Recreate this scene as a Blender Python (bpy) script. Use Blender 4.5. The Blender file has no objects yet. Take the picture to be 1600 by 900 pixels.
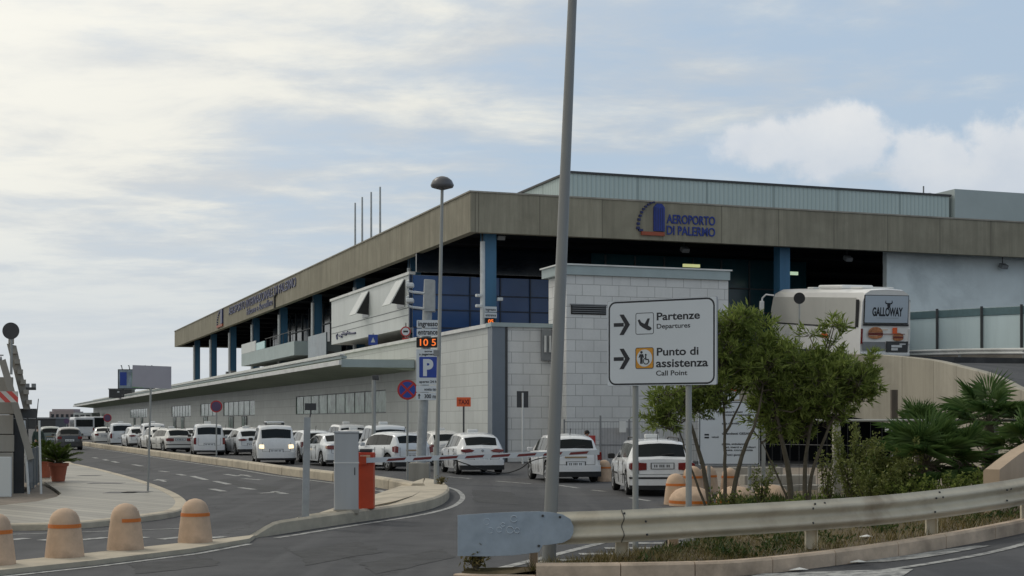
import bpy, bmesh, math, random
from mathutils import Vector, Matrix

# ------------------------------------------------------------------ camera, light, exposure
random.seed(7)
SC = bpy.context.scene
COL = SC.collection
PI = math.pi
R_ = math.radians
F = 2280.0                      # focal length in photograph pixels (1600 wide)
CAMH = 2.0

cam_d = bpy.data.cameras.new("camera")
cam_d.sensor_width = 36.0
cam_d.lens = F / 1600.0 * 36.0
cam_d.shift_y = 207.0 / 1600.0
cam_d.clip_start = 0.1
cam_d.clip_end = 20000
cam = bpy.data.objects.new("camera", cam_d)
cam.location = (0, 0, CAMH)
cam.rotation_euler = (R_(90), 0, 0)
COL.objects.link(cam)
SC.camera = cam

SUN_DIR = Vector((-0.62, 0.55, 0.95)).normalized()      # towards the sun, behind thin cloud up left
sun_d = bpy.data.lights.new("sun", 'SUN')
sun_d.energy = 0.85
sun_d.angle = R_(11)
sun_d.color = (1.0, 0.95, 0.87)
sun = bpy.data.objects.new("sun", sun_d)
sun.rotation_euler = SUN_DIR.to_track_quat('Z', 'Y').to_euler()
COL.objects.link(sun)

SC.view_settings.view_transform = 'Standard'
SC.view_settings.look = 'None'
SC.view_settings.exposure = 0.0
SC.view_settings.gamma = 1.0
SC.view_settings.use_curve_mapping = False
SC.render.engine = 'CYCLES'
SC.cycles.max_bounces = 6
SC.cycles.use_denoising = True


class NT:
    """small node-tree helper"""
    def __init__(s, tree):
        s.t = tree
        s.n = tree.nodes
    def add(s, typ, **kw):
        n = s.n.new(typ)
        for k, v in kw.items():
            setattr(n, k, v)
        return n
    def link(s, a, b):
        s.t.links.new(a, b)
    def put(s, v, sock):
        if hasattr(v, 'is_output'):
            s.link(v, sock)
        else:
            if isinstance(v, (tuple, list)) and len(v) == 3 and sock.type == 'RGBA':
                v = (*v, 1)
            sock.default_value = v
    def m(s, op, a, b=0.0, c=None, clamp=False):
        n = s.add('ShaderNodeMath', operation=op, use_clamp=clamp)
        s.put(a, n.inputs[0]); s.put(b, n.inputs[1])
        if c is not None: s.put(c, n.inputs[2])
        return n.outputs[0]
    def mix(s, f, a, b, blend='MIX'):
        n = s.add('ShaderNodeMix', data_type='RGBA', blend_type=blend)
        s.put(f, n.inputs[0]); s.put(a, n.inputs[6]); s.put(b, n.inputs[7])
        return n.outputs[2]
    def ramp(s, f, pts):
        n = s.add('ShaderNodeValToRGB')
        e = n.color_ramp.elements
        while len(e) < len(pts): e.new(0.5)
        for k, (p, c) in enumerate(pts):
            e[k].position = p
            e[k].color = (c, c, c, 1) if not isinstance(c, (tuple, list)) else (*c, 1)
        s.put(f, n.inputs[0])
        return n.outputs[0]
    def smooth(s, x, lo, hi):
        n = s.add('ShaderNodeMapRange', interpolation_type='SMOOTHSTEP')
        s.put(x, n.inputs[0]); n.inputs[1].default_value = lo; n.inputs[2].default_value = hi
        return n.outputs[0]
    def noise(s, vec, scale, detail=4, rough=0.55, dist=0.0):
        n = s.add('ShaderNodeTexNoise')
        n.inputs['Scale'].default_value = scale; n.inputs['Detail'].default_value = detail
        n.inputs['Roughness'].default_value = rough; n.inputs['Distortion'].default_value = dist
        if vec is not None: s.link(vec, n.inputs['Vector'])
        return n.outputs[0]
    def xyz(s, x, y, z):
        n = s.add('ShaderNodeCombineXYZ')
        s.put(x, n.inputs[0]); s.put(y, n.inputs[1]); s.put(z, n.inputs[2])
        return n.outputs[0]
    def sep(s, v):
        n = s.add('ShaderNodeSeparateXYZ'); s.link(v, n.inputs[0])
        return n.outputs


def make_world():
    w = bpy.data.worlds.new("World")
    SC.world = w
    w.use_nodes = True
    w.node_tree.nodes.clear()
    N = NT(w.node_tree)
    sky = N.add('ShaderNodeTexSky', sky_type='NISHITA')
    sky.sun_disc = False
    sky.sun_elevation = math.asin(SUN_DIR.z)
    sky.sun_rotation = math.atan2(SUN_DIR.x, SUN_DIR.y)
    sky.altitude = 10; sky.air_density = 1.2; sky.dust_density = 2.0; sky.ozone_density = 1.5
    geo = N.add('ShaderNodeTexCoord')
    d = geo.outputs['Generated']
    x, y, z = N.sep(d)
    zz = N.m('MAXIMUM', z, 0.0)
    k = N.m('ADD', zz, 0.10)
    u = N.m('DIVIDE', x, k); v = N.m('DIVIDE', y, k)
    p = N.xyz(u, v, 0.0)
    # tilted streaks: lower-left to upper-right
    ang = N.add('ShaderNodeMapping')
    N.link(p, ang.inputs[0])
    ang.inputs['Rotation'].default_value = (0, 0, R_(12))
    ang.inputs['Scale'].default_value = (0.75, 1.0, 1)
    n1 = N.noise(ang.outputs[0], 1.25, 9, 0.58, 0.35)
    n2 = N.noise(ang.outputs[0], 4.2, 6, 0.6, 0.2)
    # more cloud to the left and up, clearer to the right
    bias = N.m('MULTIPLY', x, -0.42)
    dens = N.m('ADD', N.m('ADD', N.m('MULTIPLY', n1, 0.66), N.m('MULTIPLY', n2, 0.34)), bias)
    dens = N.m('ADD', dens, N.m('MULTIPLY', z, 0.25))
    cov = N.smooth(dens, 0.42, 0.68)
    n3 = N.noise(ang.outputs[0], 2.6, 8, 0.62, 0.5)
    bright = N.smooth(N.m('ADD', dens, N.m('MULTIPLY', N.m('SUBTRACT', n3, 0.42), 0.7)), 0.50, 0.84)
    az = N.m('DIVIDE', x, N.m('MAXIMUM', y, 0.05))
    el = N.m('DIVIDE', z, N.m('MAXIMUM', y, 0.05))
    # glow of the sun behind the cloud sheet
    sd = N.add('ShaderNodeVectorMath', operation='DOT_PRODUCT')
    N.link(d, sd.inputs[0]); sd.inputs[1].default_value = SUN_DIR
    glow = N.smooth(sd.outputs['Value'], 0.55, 1.0)
    blue = N.mix(0.83, sky.outputs[0], (4.6, 5.75, 7.1))
    hz = N.smooth(zz, 0.19, 0.0)
    blue = N.mix(N.m('MULTIPLY', hz, 0.8), blue, (6.7, 7.0, 7.2))
    cov = N.m('MULTIPLY', cov, N.m('ADD', 0.15, N.m('MULTIPLY', N.smooth(zz, 0.03, 0.17), 0.85)))
    ccol = N.mix(bright, (5.7, 6.0, 6.25), (8.9, 8.7, 7.8))
    col = N.mix(N.m('MULTIPLY', cov, 0.88), blue, ccol)
    # heaped cloud low on the right: several round lobes broken up by noise
    q = N.xyz(az, el, 0.0)
    nb = N.noise(q, 16.0, 8, 0.6)
    nc = N.noise(q, 48.0, 5, 0.6)
    lobe = None
    for cx, cy, rx, ry in ((0.345, 0.17, 0.055, 0.072), (0.285, 0.175, 0.05, 0.035), (0.22, 0.19, 0.07, 0.035), (0.40, 0.19, 0.06, 0.085), (0.17, 0.19, 0.05, 0.025)):
        a = N.m('DIVIDE', N.m('SUBTRACT', az, cx), rx)
        b = N.m('DIVIDE', N.m('SUBTRACT', el, cy), ry)
        r = N.m('SQRT', N.m('ADD', N.m('MULTIPLY', a, a), N.m('MULTIPLY', b, b)))
        t = N.m('SUBTRACT', 1.0, r)
        lobe = t if lobe is None else N.m('MAXIMUM', lobe, t)
    lobe = N.m('ADD', lobe, N.m('MULTIPLY', N.m('SUBTRACT', nb, 0.5), 1.5))
    lobe = N.m('ADD', lobe, N.m('MULTIPLY', N.m('SUBTRACT', nc, 0.5), 0.5))
    lm = N.smooth(lobe, 0.12, 0.5)
    lm = N.m('MULTIPLY', lm, N.smooth(y, 0.0, 0.3))
    lcol = N.mix(N.smooth(N.m('ADD', el, N.m('MULTIPLY', nb, 0.1)), 0.17, 0.30), (5.6, 6.2, 7.0), (8.4, 8.4, 8.3))
    col = N.mix(N.m('MULTIPLY', lm, 0.85), col, lcol)
    col = N.mix(N.m('MULTIPLY', glow, 0.75), col, (12.0, 11.6, 10.6))
    # sky dimmed overhead and behind the viewer to hold back light on the scene
    dim = N.m('MULTIPLY', N.m('SUBTRACT', 1.0, N.m('MULTIPLY', N.smooth(y, 0.2, -0.6), 0.10)), N.m('SUBTRACT', 1.0, N.m('MULTIPLY', N.smooth(zz, 0.45, 0.9), 0.45)))
    vm = N.add('ShaderNodeVectorMath', operation='SCALE'); N.link(col, vm.inputs[0]); N.link(dim, vm.inputs['Scale']); col = vm.outputs[0]
    bg = N.add('ShaderNodeBackground')
    N.put(col, bg.inputs[0]); bg.inputs[1].default_value = 0.1
    out = N.add('ShaderNodeOutputWorld')
    N.link(bg.outputs[0], out.inputs[0])


make_world()

# ------------------------------------------------------------------ pixel helpers (photograph coordinates to metres)
def P(px, py, d):
    return Vector(((px - 800) / F * d, d, CAMH - (py - 657) / F * d))
def G(px, py, z=0.0):
    d = (CAMH - z) * F / (py - 657)
    return ((px - 800) / F * d, d)

def sstep(x, a, b):
    t = max(0.0, min(1.0, (x - a) / (b - a)))
    return t * t * (3 - 2 * t)
def hgt(x, y):
    """terrain: flat, rising gently to the right towards the ramp"""
    r = 0.018 * max(0.0, x - 2.4) ** 1.6 if x < 16 else 0.018 * 13.6 ** 1.6
    return r * (1 - sstep(y, 26, 36))

# ------------------------------------------------------------------ mesh builder
class MB:
    def __init__(s):
        s.v = []; s.f = []
    def add(s, vs, fs):
        o = len(s.v)
        s.v += [tuple(p) for p in vs]
        s.f += [tuple(i + o for i in f) for f in fs]
        return s
    def box(s, x0, x1, y0, y1, z0, z1):
        vs = [(x0,y0,z0),(x1,y0,z0),(x1,y1,z0),(x0,y1,z0),(x0,y0,z1),(x1,y0,z1),(x1,y1,z1),(x0,y1,z1)]
        return s.add(vs, [(0,3,2,1),(4,5,6,7),(0,1,5,4),(1,2,6,5),(2,3,7,6),(3,0,4,7)])
    def obox(s, c, size, M=None):
        b = MB().box(-size[0]/2, size[0]/2, -size[1]/2, size[1]/2, -size[2]/2, size[2]/2)
        M = M or Matrix()
        return s.add([(M @ Vector(p)) + Vector(c) for p in b.v], b.f)
    def prism(s, poly, z0, z1):
        n = len(poly)
        vs = [(p[0], p[1], z0) for p in poly] + [(p[0], p[1], z1) for p in poly]
        fs = [tuple(range(n-1, -1, -1)), tuple(range(n, 2*n))] + [(i, (i+1) % n, n+(i+1) % n, n+i) for i in range(n)]
        return s.add(vs, fs)
    def slab(s, poly, o, u, v, t):
        """polygon in the plane (u,v) at o, thickness t along u x v"""
        o = Vector(o); u = Vector(u); v = Vector(v); w = u.cross(v).normalized()
        n = len(poly)
        a = [o + u*p[0] + v*p[1] for p in poly]
        b = [q + w*t for q in a]
        fs = [tuple(range(n-1, -1, -1)), tuple(range(n, 2*n))] + [(i, (i+1) % n, n+(i+1) % n, n+i) for i in range(n)]
        return s.add(a + b, fs)
    def tube(s, pts, rad, n=8, cap=True):
        pts = [Vector(p) for p in pts]
        if not isinstance(rad, (list, tuple)): rad = [rad] * len(pts)
        rings = []
        ref = None
        for i, p in enumerate(pts):
            t = (pts[min(i+1, len(pts)-1)] - pts[max(i-1, 0)])
            if t.length < 1e-9: t = Vector((0, 0, 1))
            t.normalize()
            if ref is None:
                ref = Vector((1, 0, 0)) if abs(t.x) < 0.9 else Vector((0, 1, 0))
            a = (ref - t * ref.dot(t)).normalized(); b = t.cross(a); ref = a
            rings.append([p + (a*math.cos(2*PI*k/n) + b*math.sin(2*PI*k/n)) * rad[i] for k in range(n)])
        vs = [q for r in rings for q in r]
        fs = []
        for i in range(len(pts)-1):
            for k in range(n):
                fs.append((i*n+k, i*n+(k+1) % n, (i+1)*n+(k+1) % n, (i+1)*n+k))
        if cap:
            fs.append(tuple(range(n-1, -1, -1))); fs.append(tuple((len(pts)-1)*n + k for k in range(n)))
        return s.add(vs, fs)
    def lathe(s, prof, n=16, M=None, a0=0.0):
        M = M or Matrix()
        vs = []; fs = []
        for r, z in prof:
            for k in range(n):
                a = a0 + 2*PI*k/n
                vs.append(M @ Vector((r*math.cos(a), r*math.sin(a), z)))
        m = len(prof)
        for i in range(m-1):
            for k in range(n):
                fs.append((i*n+k, i*n+(k+1) % n, (i+1)*n+(k+1) % n, (i+1)*n+k))
        fs.append(tuple(range(n-1, -1, -1))); fs.append(tuple((m-1)*n+k for k in range(n)))
        return s.add(vs, fs)
    def grid(s, rows):
        """rows of points -> quads"""
        nr = len(rows); nc = len(rows[0])
        vs = [p for r in rows for p in r]
        fs = [(i*nc+j, i*nc+j+1, (i+1)*nc+j+1, (i+1)*nc+j) for i in range(nr-1) for j in range(nc-1)]
        return s.add(vs, fs)
    def xf(s, M):
        s.v = [tuple(M @ Vector(p)) for p in s.v]
        return s
    def build(s, name, mat, parent=None, smooth=False, bevel=0.0, segs=2, loc=None, rotz=0.0, recalc=True):
        me = bpy.data.meshes.new(name)
        me.from_pydata(s.v, [], s.f)
        if recalc or bevel:
            bm = bmesh.new(); bm.from_mesh(me)
            bmesh.ops.recalc_face_normals(bm, faces=bm.faces)
            if bevel:
                es = [e for e in bm.edges if len(e.link_faces) == 2 and e.calc_face_angle(0) > 0.5]
                bmesh.ops.bevel(bm, geom=es, offset=bevel, segments=segs, profile=0.5, affect='EDGES', clamp_overlap=True)
            bm.to_mesh(me); bm.free()
        me.materials.append(mat)
        if smooth:
            me.polygons.foreach_set('use_smooth', [True] * len(me.polygons))
            try: me.set_sharp_from_angle(angle=R_(38))
            except Exception: pass
        o = bpy.data.objects.new(name, me)
        COL.objects.link(o)
        if parent: o.parent = parent
        if loc: o.location = loc
        o.rotation_euler = (0, 0, rotz)
        return o

def tag(o, label=None, cat=None, group=None, kind=None):
    if label: o['label'] = label
    if cat: o['category'] = cat
    if group: o['group'] = group
    if kind: o['kind'] = kind
    return o
def thing(name, label, cat, loc=(0, 0, 0), rotz=0.0, group=None):
    o = bpy.data.objects.new(name, None)
    COL.objects.link(o)
    o.empty_display_size = 0.3
    o.location = loc; o.rotation_euler = (0, 0, rotz)
    return tag(o, label, cat, group)
def dup(root, loc, rotz, label=None, parent=None):
    r = root.copy(); COL.objects.link(r)
    if parent: r.parent = parent
    if loc is not None: r.location = loc; r.rotation_euler = (0, 0, rotz)
    if label: r['label'] = label
    for ch in list(root.children):
        dup(ch, None, 0, None, r)
    return r

def text_mesh(body, x0, x1, base, cap, o, u, v, weight=0.0, depth=0.004, spacing=1.0):
    """MB with the words fitted between x0..x1 on a baseline with the given capital height; plane o,u,v; raised along u x v... outwards"""
    cu = bpy.data.curves.new('lettering', 'FONT')
    cu.body = body; cu.size = 1.0; cu.offset = weight; cu.space_character = spacing
    cu.resolution_u = 4
    ob = bpy.data.objects.new('lettering', cu); COL.objects.link(ob)
    dg = bpy.context.evaluated_depsgraph_get(); dg.update()
    me = bpy.data.meshes.new_from_object(ob.evaluated_get(dg))
    bpy.data.objects.remove(ob); bpy.data.curves.remove(cu)
    xs = [q.co.x for q in me.vertices]
    if not xs: return MB()
    a, b = min(xs), max(xs)
    sx = (x1 - x0) / (b - a); sy = cap / 0.70
    o = Vector(o); u = Vector(u); v = Vector(v); w = u.cross(v).normalized()
    bm = bmesh.new(); bm.from_mesh(me); bpy.data.meshes.remove(me)
    fr = [f for f in bm.faces]
    ext = bmesh.ops.extrude_face_region(bm, geom=fr)
    mv = [e for e in ext['geom'] if isinstance(e, bmesh.types.BMVert)]
    for q in mv: q.co.z += 1.0
    bm.verts.ensure_lookup_table(); bm.verts.index_update()
    m = MB()
    vs = [o + u*(x0 + (q.co.x - a)*sx) + v*(base + q.co.y*sy) + w*(q.co.z*depth) for q in bm.verts]
    m.add(vs, [tuple(q.index for q in f.verts) for f in bm.faces])
    bm.free()
    return m

def rrect(x0, x1, y0, y1, r, n=5):
    pts = []
    for cx, cy, a in ((x1-r, y0+r, -90), (x1-r, y1-r, 0), (x0+r, y1-r, 90), (x0+r, y0+r, 180)):
        for k in range(n+1):
            t = R_(a + 90.0*k/n)
            pts.append((cx + r*math.cos(t), cy + r*math.sin(t)))
    return pts
def circ(cx, cy, r, n=24):
    return [(cx + r*math.cos(2*PI*k/n), cy + r*math.sin(2*PI*k/n)) for k in range(n)]

# ------------------------------------------------------------------ materials
MATS = {}
def mat(name, col, rough=0.6, var=0.12, scale=3.0, metal=0.0, coat=0.0, bump=0.0, bscale=40.0, emit=None, dirt=None, spec=0.5, streak=False):
    if name in MATS: return MATS[name]
    m = bpy.data.materials.new(name); m.use_nodes = True
    N = NT(m.node_tree); b = N.n['Principled BSDF']
    tc = N.add('ShaderNodeTexCoord').outputs['Object']
    if streak:
        mp = N.add('ShaderNodeMapping'); N.link(tc, mp.inputs[0]); mp.inputs['Scale'].default_value = (1, 1, 0.12); vec = mp.outputs[0]
    else: vec = tc
    n = N.noise(vec, scale, 6, 0.6)
    lo = tuple(max(0, c*(1-var)) for c in col); hi = tuple(min(1, c*(1+var)) for c in col)
    c = N.mix(N.ramp(n, [(0.3, 0.0), (0.7, 1.0)]), lo, hi)
    if dirt:
        dn = N.noise(vec, scale*0.37, 7, 0.65, 0.3)
        c = N.mix(N.m('MULTIPLY', N.ramp(dn, [(0.5, 0.0), (0.72, 1.0)]), dirt[1]), c, dirt[0])
    N.put(c, b.inputs['Base Color'])
    rn = N.noise(tc, scale*2.3, 4)
    N.put(N.m('ADD', N.m('MULTIPLY', N.m('SUBTRACT', rn, 0.5), 0.25), rough, clamp=True), b.inputs['Roughness'])
    b.inputs['Metallic'].default_value = metal
    b.inputs['Coat Weight'].default_value = coat
    b.inputs['Specular IOR Level'].default_value = spec
    if bump:
        bp = N.add('ShaderNodeBump'); bp.inputs['Strength'].default_value = bump; bp.inputs['Distance'].default_value = 0.02
        N.link(N.noise(tc, bscale, 5, 0.65), bp.inputs['Height']); N.link(bp.outputs[0], b.inputs['Normal'])
    if emit:
        b.inputs['Emission Color'].default_value = (*emit[0], 1); b.inputs['Emission Strength'].default_value = emit[1]
    MATS[name] = m
    return m

def tiles(name, c1, c2, mortar, bw, bh, gap, rough=0.5, offset=0.5, dirt=0.25):
    m = bpy.data.materials.new(name); m.use_nodes = True
    N = NT(m.node_tree); b = N.n['Principled BSDF']
    tc = N.add('ShaderNodeTexCoord').outputs['Object']
    x, y, z = N.sep(tc)
    vec = N.xyz(N.m('ADD', x, y), z, 0.0)
    br = N.add('ShaderNodeTexBrick'); N.link(vec, br.inputs['Vector'])
    br.offset = offset
    br.inputs['Color1'].default_value = (*c1, 1); br.inputs['Color2'].default_value = (*c2, 1); br.inputs['Mortar'].default_value = (*mortar, 1)
    br.inputs['Scale'].default_value = 1.0; br.inputs['Mortar Size'].default_value = gap; br.inputs['Brick Width'].default_value = bw; br.inputs['Row Height'].default_value = bh
    br.inputs['Mortar Smooth'].default_value = 0.1; br.inputs['Bias'].default_value = 0.0
    mp = N.add('ShaderNodeMapping'); N.link(tc, mp.inputs[0]); mp.inputs['Scale'].default_value = (1, 1, 0.15)
    st = N.noise(mp.outputs[0], 1.1, 7, 0.65)
    c = N.mix(N.m('MULTIPLY', N.ramp(st, [(0.48, 0.0), (0.75, 1.0)]), dirt), br.outputs[0], tuple(k*0.55 for k in c1))
    n2 = N.noise(tc, 9.0, 5)
    c = N.mix(N.m('MULTIPLY', n2, 0.16), c, (0.2, 0.2, 0.19))
    bl = N.noise(tc, 0.35, 6, 0.65)
    c = N.mix(N.m('MULTIPLY', N.ramp(bl, [(0.45, 0.0), (0.7, 1.0)]), 0.28), c, tuple(k*0.6 for k in c2))
    N.put(c, b.inputs['Base Color'])
    b.inputs['Roughness'].default_value = rough
    bp = N.add('ShaderNodeBump'); bp.inputs['Strength'].default_value = 0.5; bp.inputs['Distance'].default_value = 0.01; bp.invert = True
    N.link(br.outputs[1], bp.inputs['Height']); N.link(bp.outputs[0], b.inputs['Normal'])
    MATS[name] = m
    return m

def asphalt(name):
    m = bpy.data.materials.new(name); m.use_nodes = True
    N = NT(m.node_tree); b = N.n['Principled BSDF']
    tc = N.add('ShaderNodeTexCoord').outputs['Object']
    big = N.noise(tc, 0.16, 6, 0.62, 0.6)
    mid = N.noise(tc, 1.3, 7, 0.62, 0.4)
    fine = N.noise(tc, 42.0, 3, 0.8)
    mp = N.add('ShaderNodeMapping'); N.link(tc, mp.inputs[0]); mp.inputs['Scale'].default_value = (1.5, 0.07, 1); mp.inputs['Rotation'].default_value = (0, 0, R_(18))
    trk = N.noise(mp.outputs[0], 0.9, 4, 0.5)
    c = N.mix(N.ramp(big, [(0.35, 0.0), (0.65, 1.0)]), (0.030, 0.032, 0.037), (0.068, 0.069, 0.074))
    c = N.mix(N.m('MULTIPLY', N.ramp(mid, [(0.5, 0.0), (0.7, 1.0)]), 0.5), c, (0.030, 0.031, 0.034))
    c = N.mix(N.m('MULTIPLY', N.ramp(trk, [(0.48, 0.0), (0.60, 1.0)]), 0.5), c, (0.095, 0.096, 0.10))
    c = N.mix(N.m('MULTIPLY', N.ramp(fine, [(0.35, 0.0), (0.75, 1.0)]), 0.5), c, (0.10, 0.10, 0.105))
    vor = N.add('ShaderNodeTexVoronoi', feature='DISTANCE_TO_EDGE'); vor.inputs['Scale'].default_value = 0.22
    wv = N.add('ShaderNodeVectorMath', operation='ADD'); N.link(tc, wv.inputs[0])
    nn = N.add('ShaderNodeTexNoise'); nn.inputs['Scale'].default_value = 1.2; nn.inputs['Detail'].default_value = 4; N.link(tc, nn.inputs['Vector'])
    N.link(nn.outputs['Color'], wv.inputs[1]); N.link(wv.outputs[0], vor.inputs['Vector'])
    c = N.mix(N.m('MULTIPLY', N.ramp(vor.outputs['Distance'], [(0.0, 1.0), (0.006, 0.0)]), 0.6), c, (0.016, 0.016, 0.017))
    N.put(c, b.inputs['Base Color'])
    N.put(N.m('ADD', N.m('MULTIPLY', mid, 0.25), 0.66), b.inputs['Roughness'])
    b.inputs['Specular IOR Level'].default_value = 0.35
    bp = N.add('ShaderNodeBump'); bp.inputs['Strength'].default_value = 0.35; bp.inputs['Distance'].default_value = 0.01
    N.link(fine, bp.inputs['Height']); N.link(bp.outputs[0], b.inputs['Normal'])
    MATS[name] = m
    return m

def paintmark(name):
    """worn white road paint: asphalt shows through"""
    m = bpy.data.materials.new(name); m.use_nodes = True
    N = NT(m.node_tree); b = N.n['Principled BSDF']
    tc = N.add('ShaderNodeTexCoord').outputs['Object']
    n = N.noise(tc, 5.0, 8, 0.72)
    c = N.mix(N.ramp(n, [(0.40, 0.0), (0.56, 1.0)]), (0.16, 0.16, 0.16), (0.44, 0.44, 0.42))
    N.put(c, b.inputs['Base Color']); b.inputs['Roughness'].default_value = 0.75
    MATS[name] = m
    return m

def leafmat(name, c1, c2, trans=0.25, rough=0.5):
    m = bpy.data.materials.new(name); m.use_nodes = True
    N = NT(m.node_tree); b = N.n['Principled BSDF']
    tc = N.add('ShaderNodeTexCoord').outputs['Object']
    gi = N.add('ShaderNodeNewGeometry').outputs['Random Per Island']
    n = N.noise(tc, 2.2, 4)
    c = N.mix(N.ramp(N.m('ADD', N.m('MULTIPLY', n, 0.6), N.m('MULTIPLY', gi, 0.45)), [(0.25, 0.0), (0.8, 1.0)]), c1, c2)
    N.put(c, b.inputs['Base Color']); b.inputs['Roughness'].default_value = rough
    b.inputs['Specular IOR Level'].default_value = 0.3
    tr = N.add('ShaderNodeBsdfTranslucent'); N.put(c, tr.inputs[0])
    mx = N.add('ShaderNodeMixShader'); mx.inputs[0].default_value = trans
    N.link(b.outputs[0], mx.inputs[1]); N.link(tr.outputs[0], mx.inputs[2])
    N.link(mx.outputs[0], N.n['Material Output'].inputs[0])
    MATS[name] = m
    return m

def fascia_concrete(name, c1, c2, pw, offs=0.0, run=0.72):
    """board-marked concrete: per-panel tint, joints, run-off streaks"""
    m = bpy.data.materials.new(name); m.use_nodes = True
    N = NT(m.node_tree); b = N.n['Principled BSDF']
    tc = N.add('ShaderNodeTexCoord').outputs['Object']
    x, y, z = N.sep(tc)
    u = N.m('ADD', N.m('ADD', x, y), offs)
    cell = N.m('FLOOR', N.m('DIVIDE', u, pw))
    fr = N.m('FRACT', N.m('DIVIDE', u, pw))
    wn = N.add('ShaderNodeTexWhiteNoise', noise_dimensions='1D'); N.link(cell, wn.inputs['W'])
    joint = N.m('LESS_THAN', N.m('ABSOLUTE', N.m('SUBTRACT', fr, 0.5)), 0.492)
    mp = N.add('ShaderNodeMapping'); N.link(tc, mp.inputs[0]); mp.inputs['Scale'].default_value = (1, 1, 0.07)
    st = N.noise(mp.outputs[0], 2.6, 7, 0.68)
    bl = N.noise(tc, 0.55, 7, 0.62, 0.4)
    fine = N.noise(tc, 14.0, 5, 0.7)
    c = N.mix(wn.outputs[0], c1, c2)
    c = N.mix(N.m('MULTIPLY', N.ramp(st, [(0.42, 0.0), (0.70, 1.0)]), run), c, tuple(k*0.5 for k in c1))
    c = N.mix(N.m('MULTIPLY', N.ramp(bl, [(0.42, 0.0), (0.66, 1.0)]), 0.55), c, tuple(k*0.6 for k in c1))
    c = N.mix(N.m('MULTIPLY', fine, 0.25), c, tuple(min(1, k*1.3) for k in c2))
    c = N.mix(joint, tuple(k*0.6 for k in c1), c)
    N.put(c, b.inputs['Base Color']); b.inputs['Roughness'].default_value = 0.88
    bp = N.add('ShaderNodeBump'); bp.inputs['Strength'].default_value = 0.3; bp.inputs['Distance'].default_value = 0.02
    N.link(st, bp.inputs['Height']); N.link(bp.outputs[0], b.inputs['Normal'])
    MATS[name] = m
    return m

def corrugated(name, c1, c2, pitch, seam):
    m = bpy.data.materials.new(name); m.use_nodes = True
    N = NT(m.node_tree); b = N.n['Principled BSDF']
    tc = N.add('ShaderNodeTexCoord').outputs['Object']
    x, y, z = N.sep(tc)
    u = N.m('ADD', x, y)
    w = N.m('PINGPONG', u, pitch/2)
    w = N.m('DIVIDE', w, pitch/2)
    fr = N.m('FRACT', N.m('DIVIDE', u, seam))
    n = N.noise(tc, 0.5, 4)
    c = N.mix(n, c1, c2)
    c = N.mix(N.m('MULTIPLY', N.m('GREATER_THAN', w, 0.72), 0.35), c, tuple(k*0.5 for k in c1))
    c = N.mix(N.m('MULTIPLY', N.m('LESS_THAN', fr, 0.035), 0.6), c, tuple(k*0.5 for k in c1))
    N.put(c, b.inputs['Base Color']); b.inputs['Roughness'].default_value = 0.55
    bp = N.add('ShaderNodeBump'); bp.inputs['Strength'].default_value = 0.6; bp.inputs['Distance'].default_value = 0.04
    N.put(w, bp.inputs['Height']); N.link(bp.outputs[0], b.inputs['Normal'])
    MATS[name] = m
    return m

def stripes(name, c1, c2, period, ang, axis='x', duty=0.5):
    """slanted two-colour stripes in object space (along x, leaning with z)"""
    m = bpy.data.materials.new(name); m.use_nodes = True
    N = NT(m.node_tree); b = N.n['Principled BSDF']
    tc = N.add('ShaderNodeTexCoord').outputs['Object']
    x, y, z = N.sep(tc)
    u = N.m('ADD', x if axis == 'x' else y, N.m('MULTIPLY', z, math.tan(ang)))
    fr = N.m('FRACT', N.m('DIVIDE', N.m('ADD', u, 100*period), period))
    n = N.noise(tc, 6.0, 5)
    c = N.mix(N.m('GREATER_THAN', fr, duty), c1, c2)
    c = N.mix(N.m('MULTIPLY', n, 0.25), c, (0.3, 0.28, 0.25))
    N.put(c, b.inputs['Base Color']); b.inputs['Roughness'].default_value = 0.5
    MATS[name] = m
    return m

A_ = asphalt('asphalt')
MARK = paintmark('road_paint')
M_PATCH = mat('asphalt_patch', (0.036, 0.037, 0.040), 0.8, 0.35, 2.5, bump=0.3, bscale=40)
M_CONC = mat('concrete', (0.33, 0.31, 0.27), 0.88, 0.16, 1.4, bump=0.25, bscale=14, dirt=((0.15, 0.14, 0.12), 0.6), streak=True)
M_KERB = mat('kerb_stone', (0.52, 0.455, 0.35), 0.85, 0.15, 2.0, bump=0.3, bscale=22, dirt=((0.17, 0.15, 0.12), 0.65))
M_KERB2 = mat('kerb_stone_warm', (0.56, 0.44, 0.33), 0.88, 0.25, 3.0, bump=0.3, bscale=22, dirt=((0.16, 0.12, 0.09), 0.6))
M_PAVE = tiles('paving', (0.38, 0.35, 0.285), (0.25, 0.23, 0.19), (0.13, 0.12, 0.10), 0.5, 0.5, 0.03)
M_STONE = tiles('stone_cladding', (0.60, 0.625, 0.61), (0.555, 0.58, 0.565), (0.38, 0.39, 0.385), 1.5, 0.62, 0.016)
M_STONE2 = tiles('stone_cladding_small', (0.78, 0.78, 0.765), (0.71, 0.71, 0.70), (0.40, 0.40, 0.39), 0.95, 0.53, 0.014, offset=0.37)
M_FASC = fascia_concrete('fascia_concrete', (0.27, 0.25, 0.19), (0.32, 0.298, 0.232), 3.6)
M_RAMPC = fascia_concrete('ramp_concrete', (0.35, 0.325, 0.265), (0.39, 0.365, 0.305), 2.9, run=0.42)
M_SHADE = mat('deep_shade', (0.012, 0.013, 0.016), 0.9, 0.25, 0.4, spec=0.1)  # near-black base carries the shade under the roof and the bridge deck
M_BLUECOL = mat('column_blue', (0.045, 0.145, 0.26), 0.5, 0.15, 1.5, streak=True)
M_PIPE = mat('white_pipe', (0.62, 0.65, 0.67), 0.45, 0.1)
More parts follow.
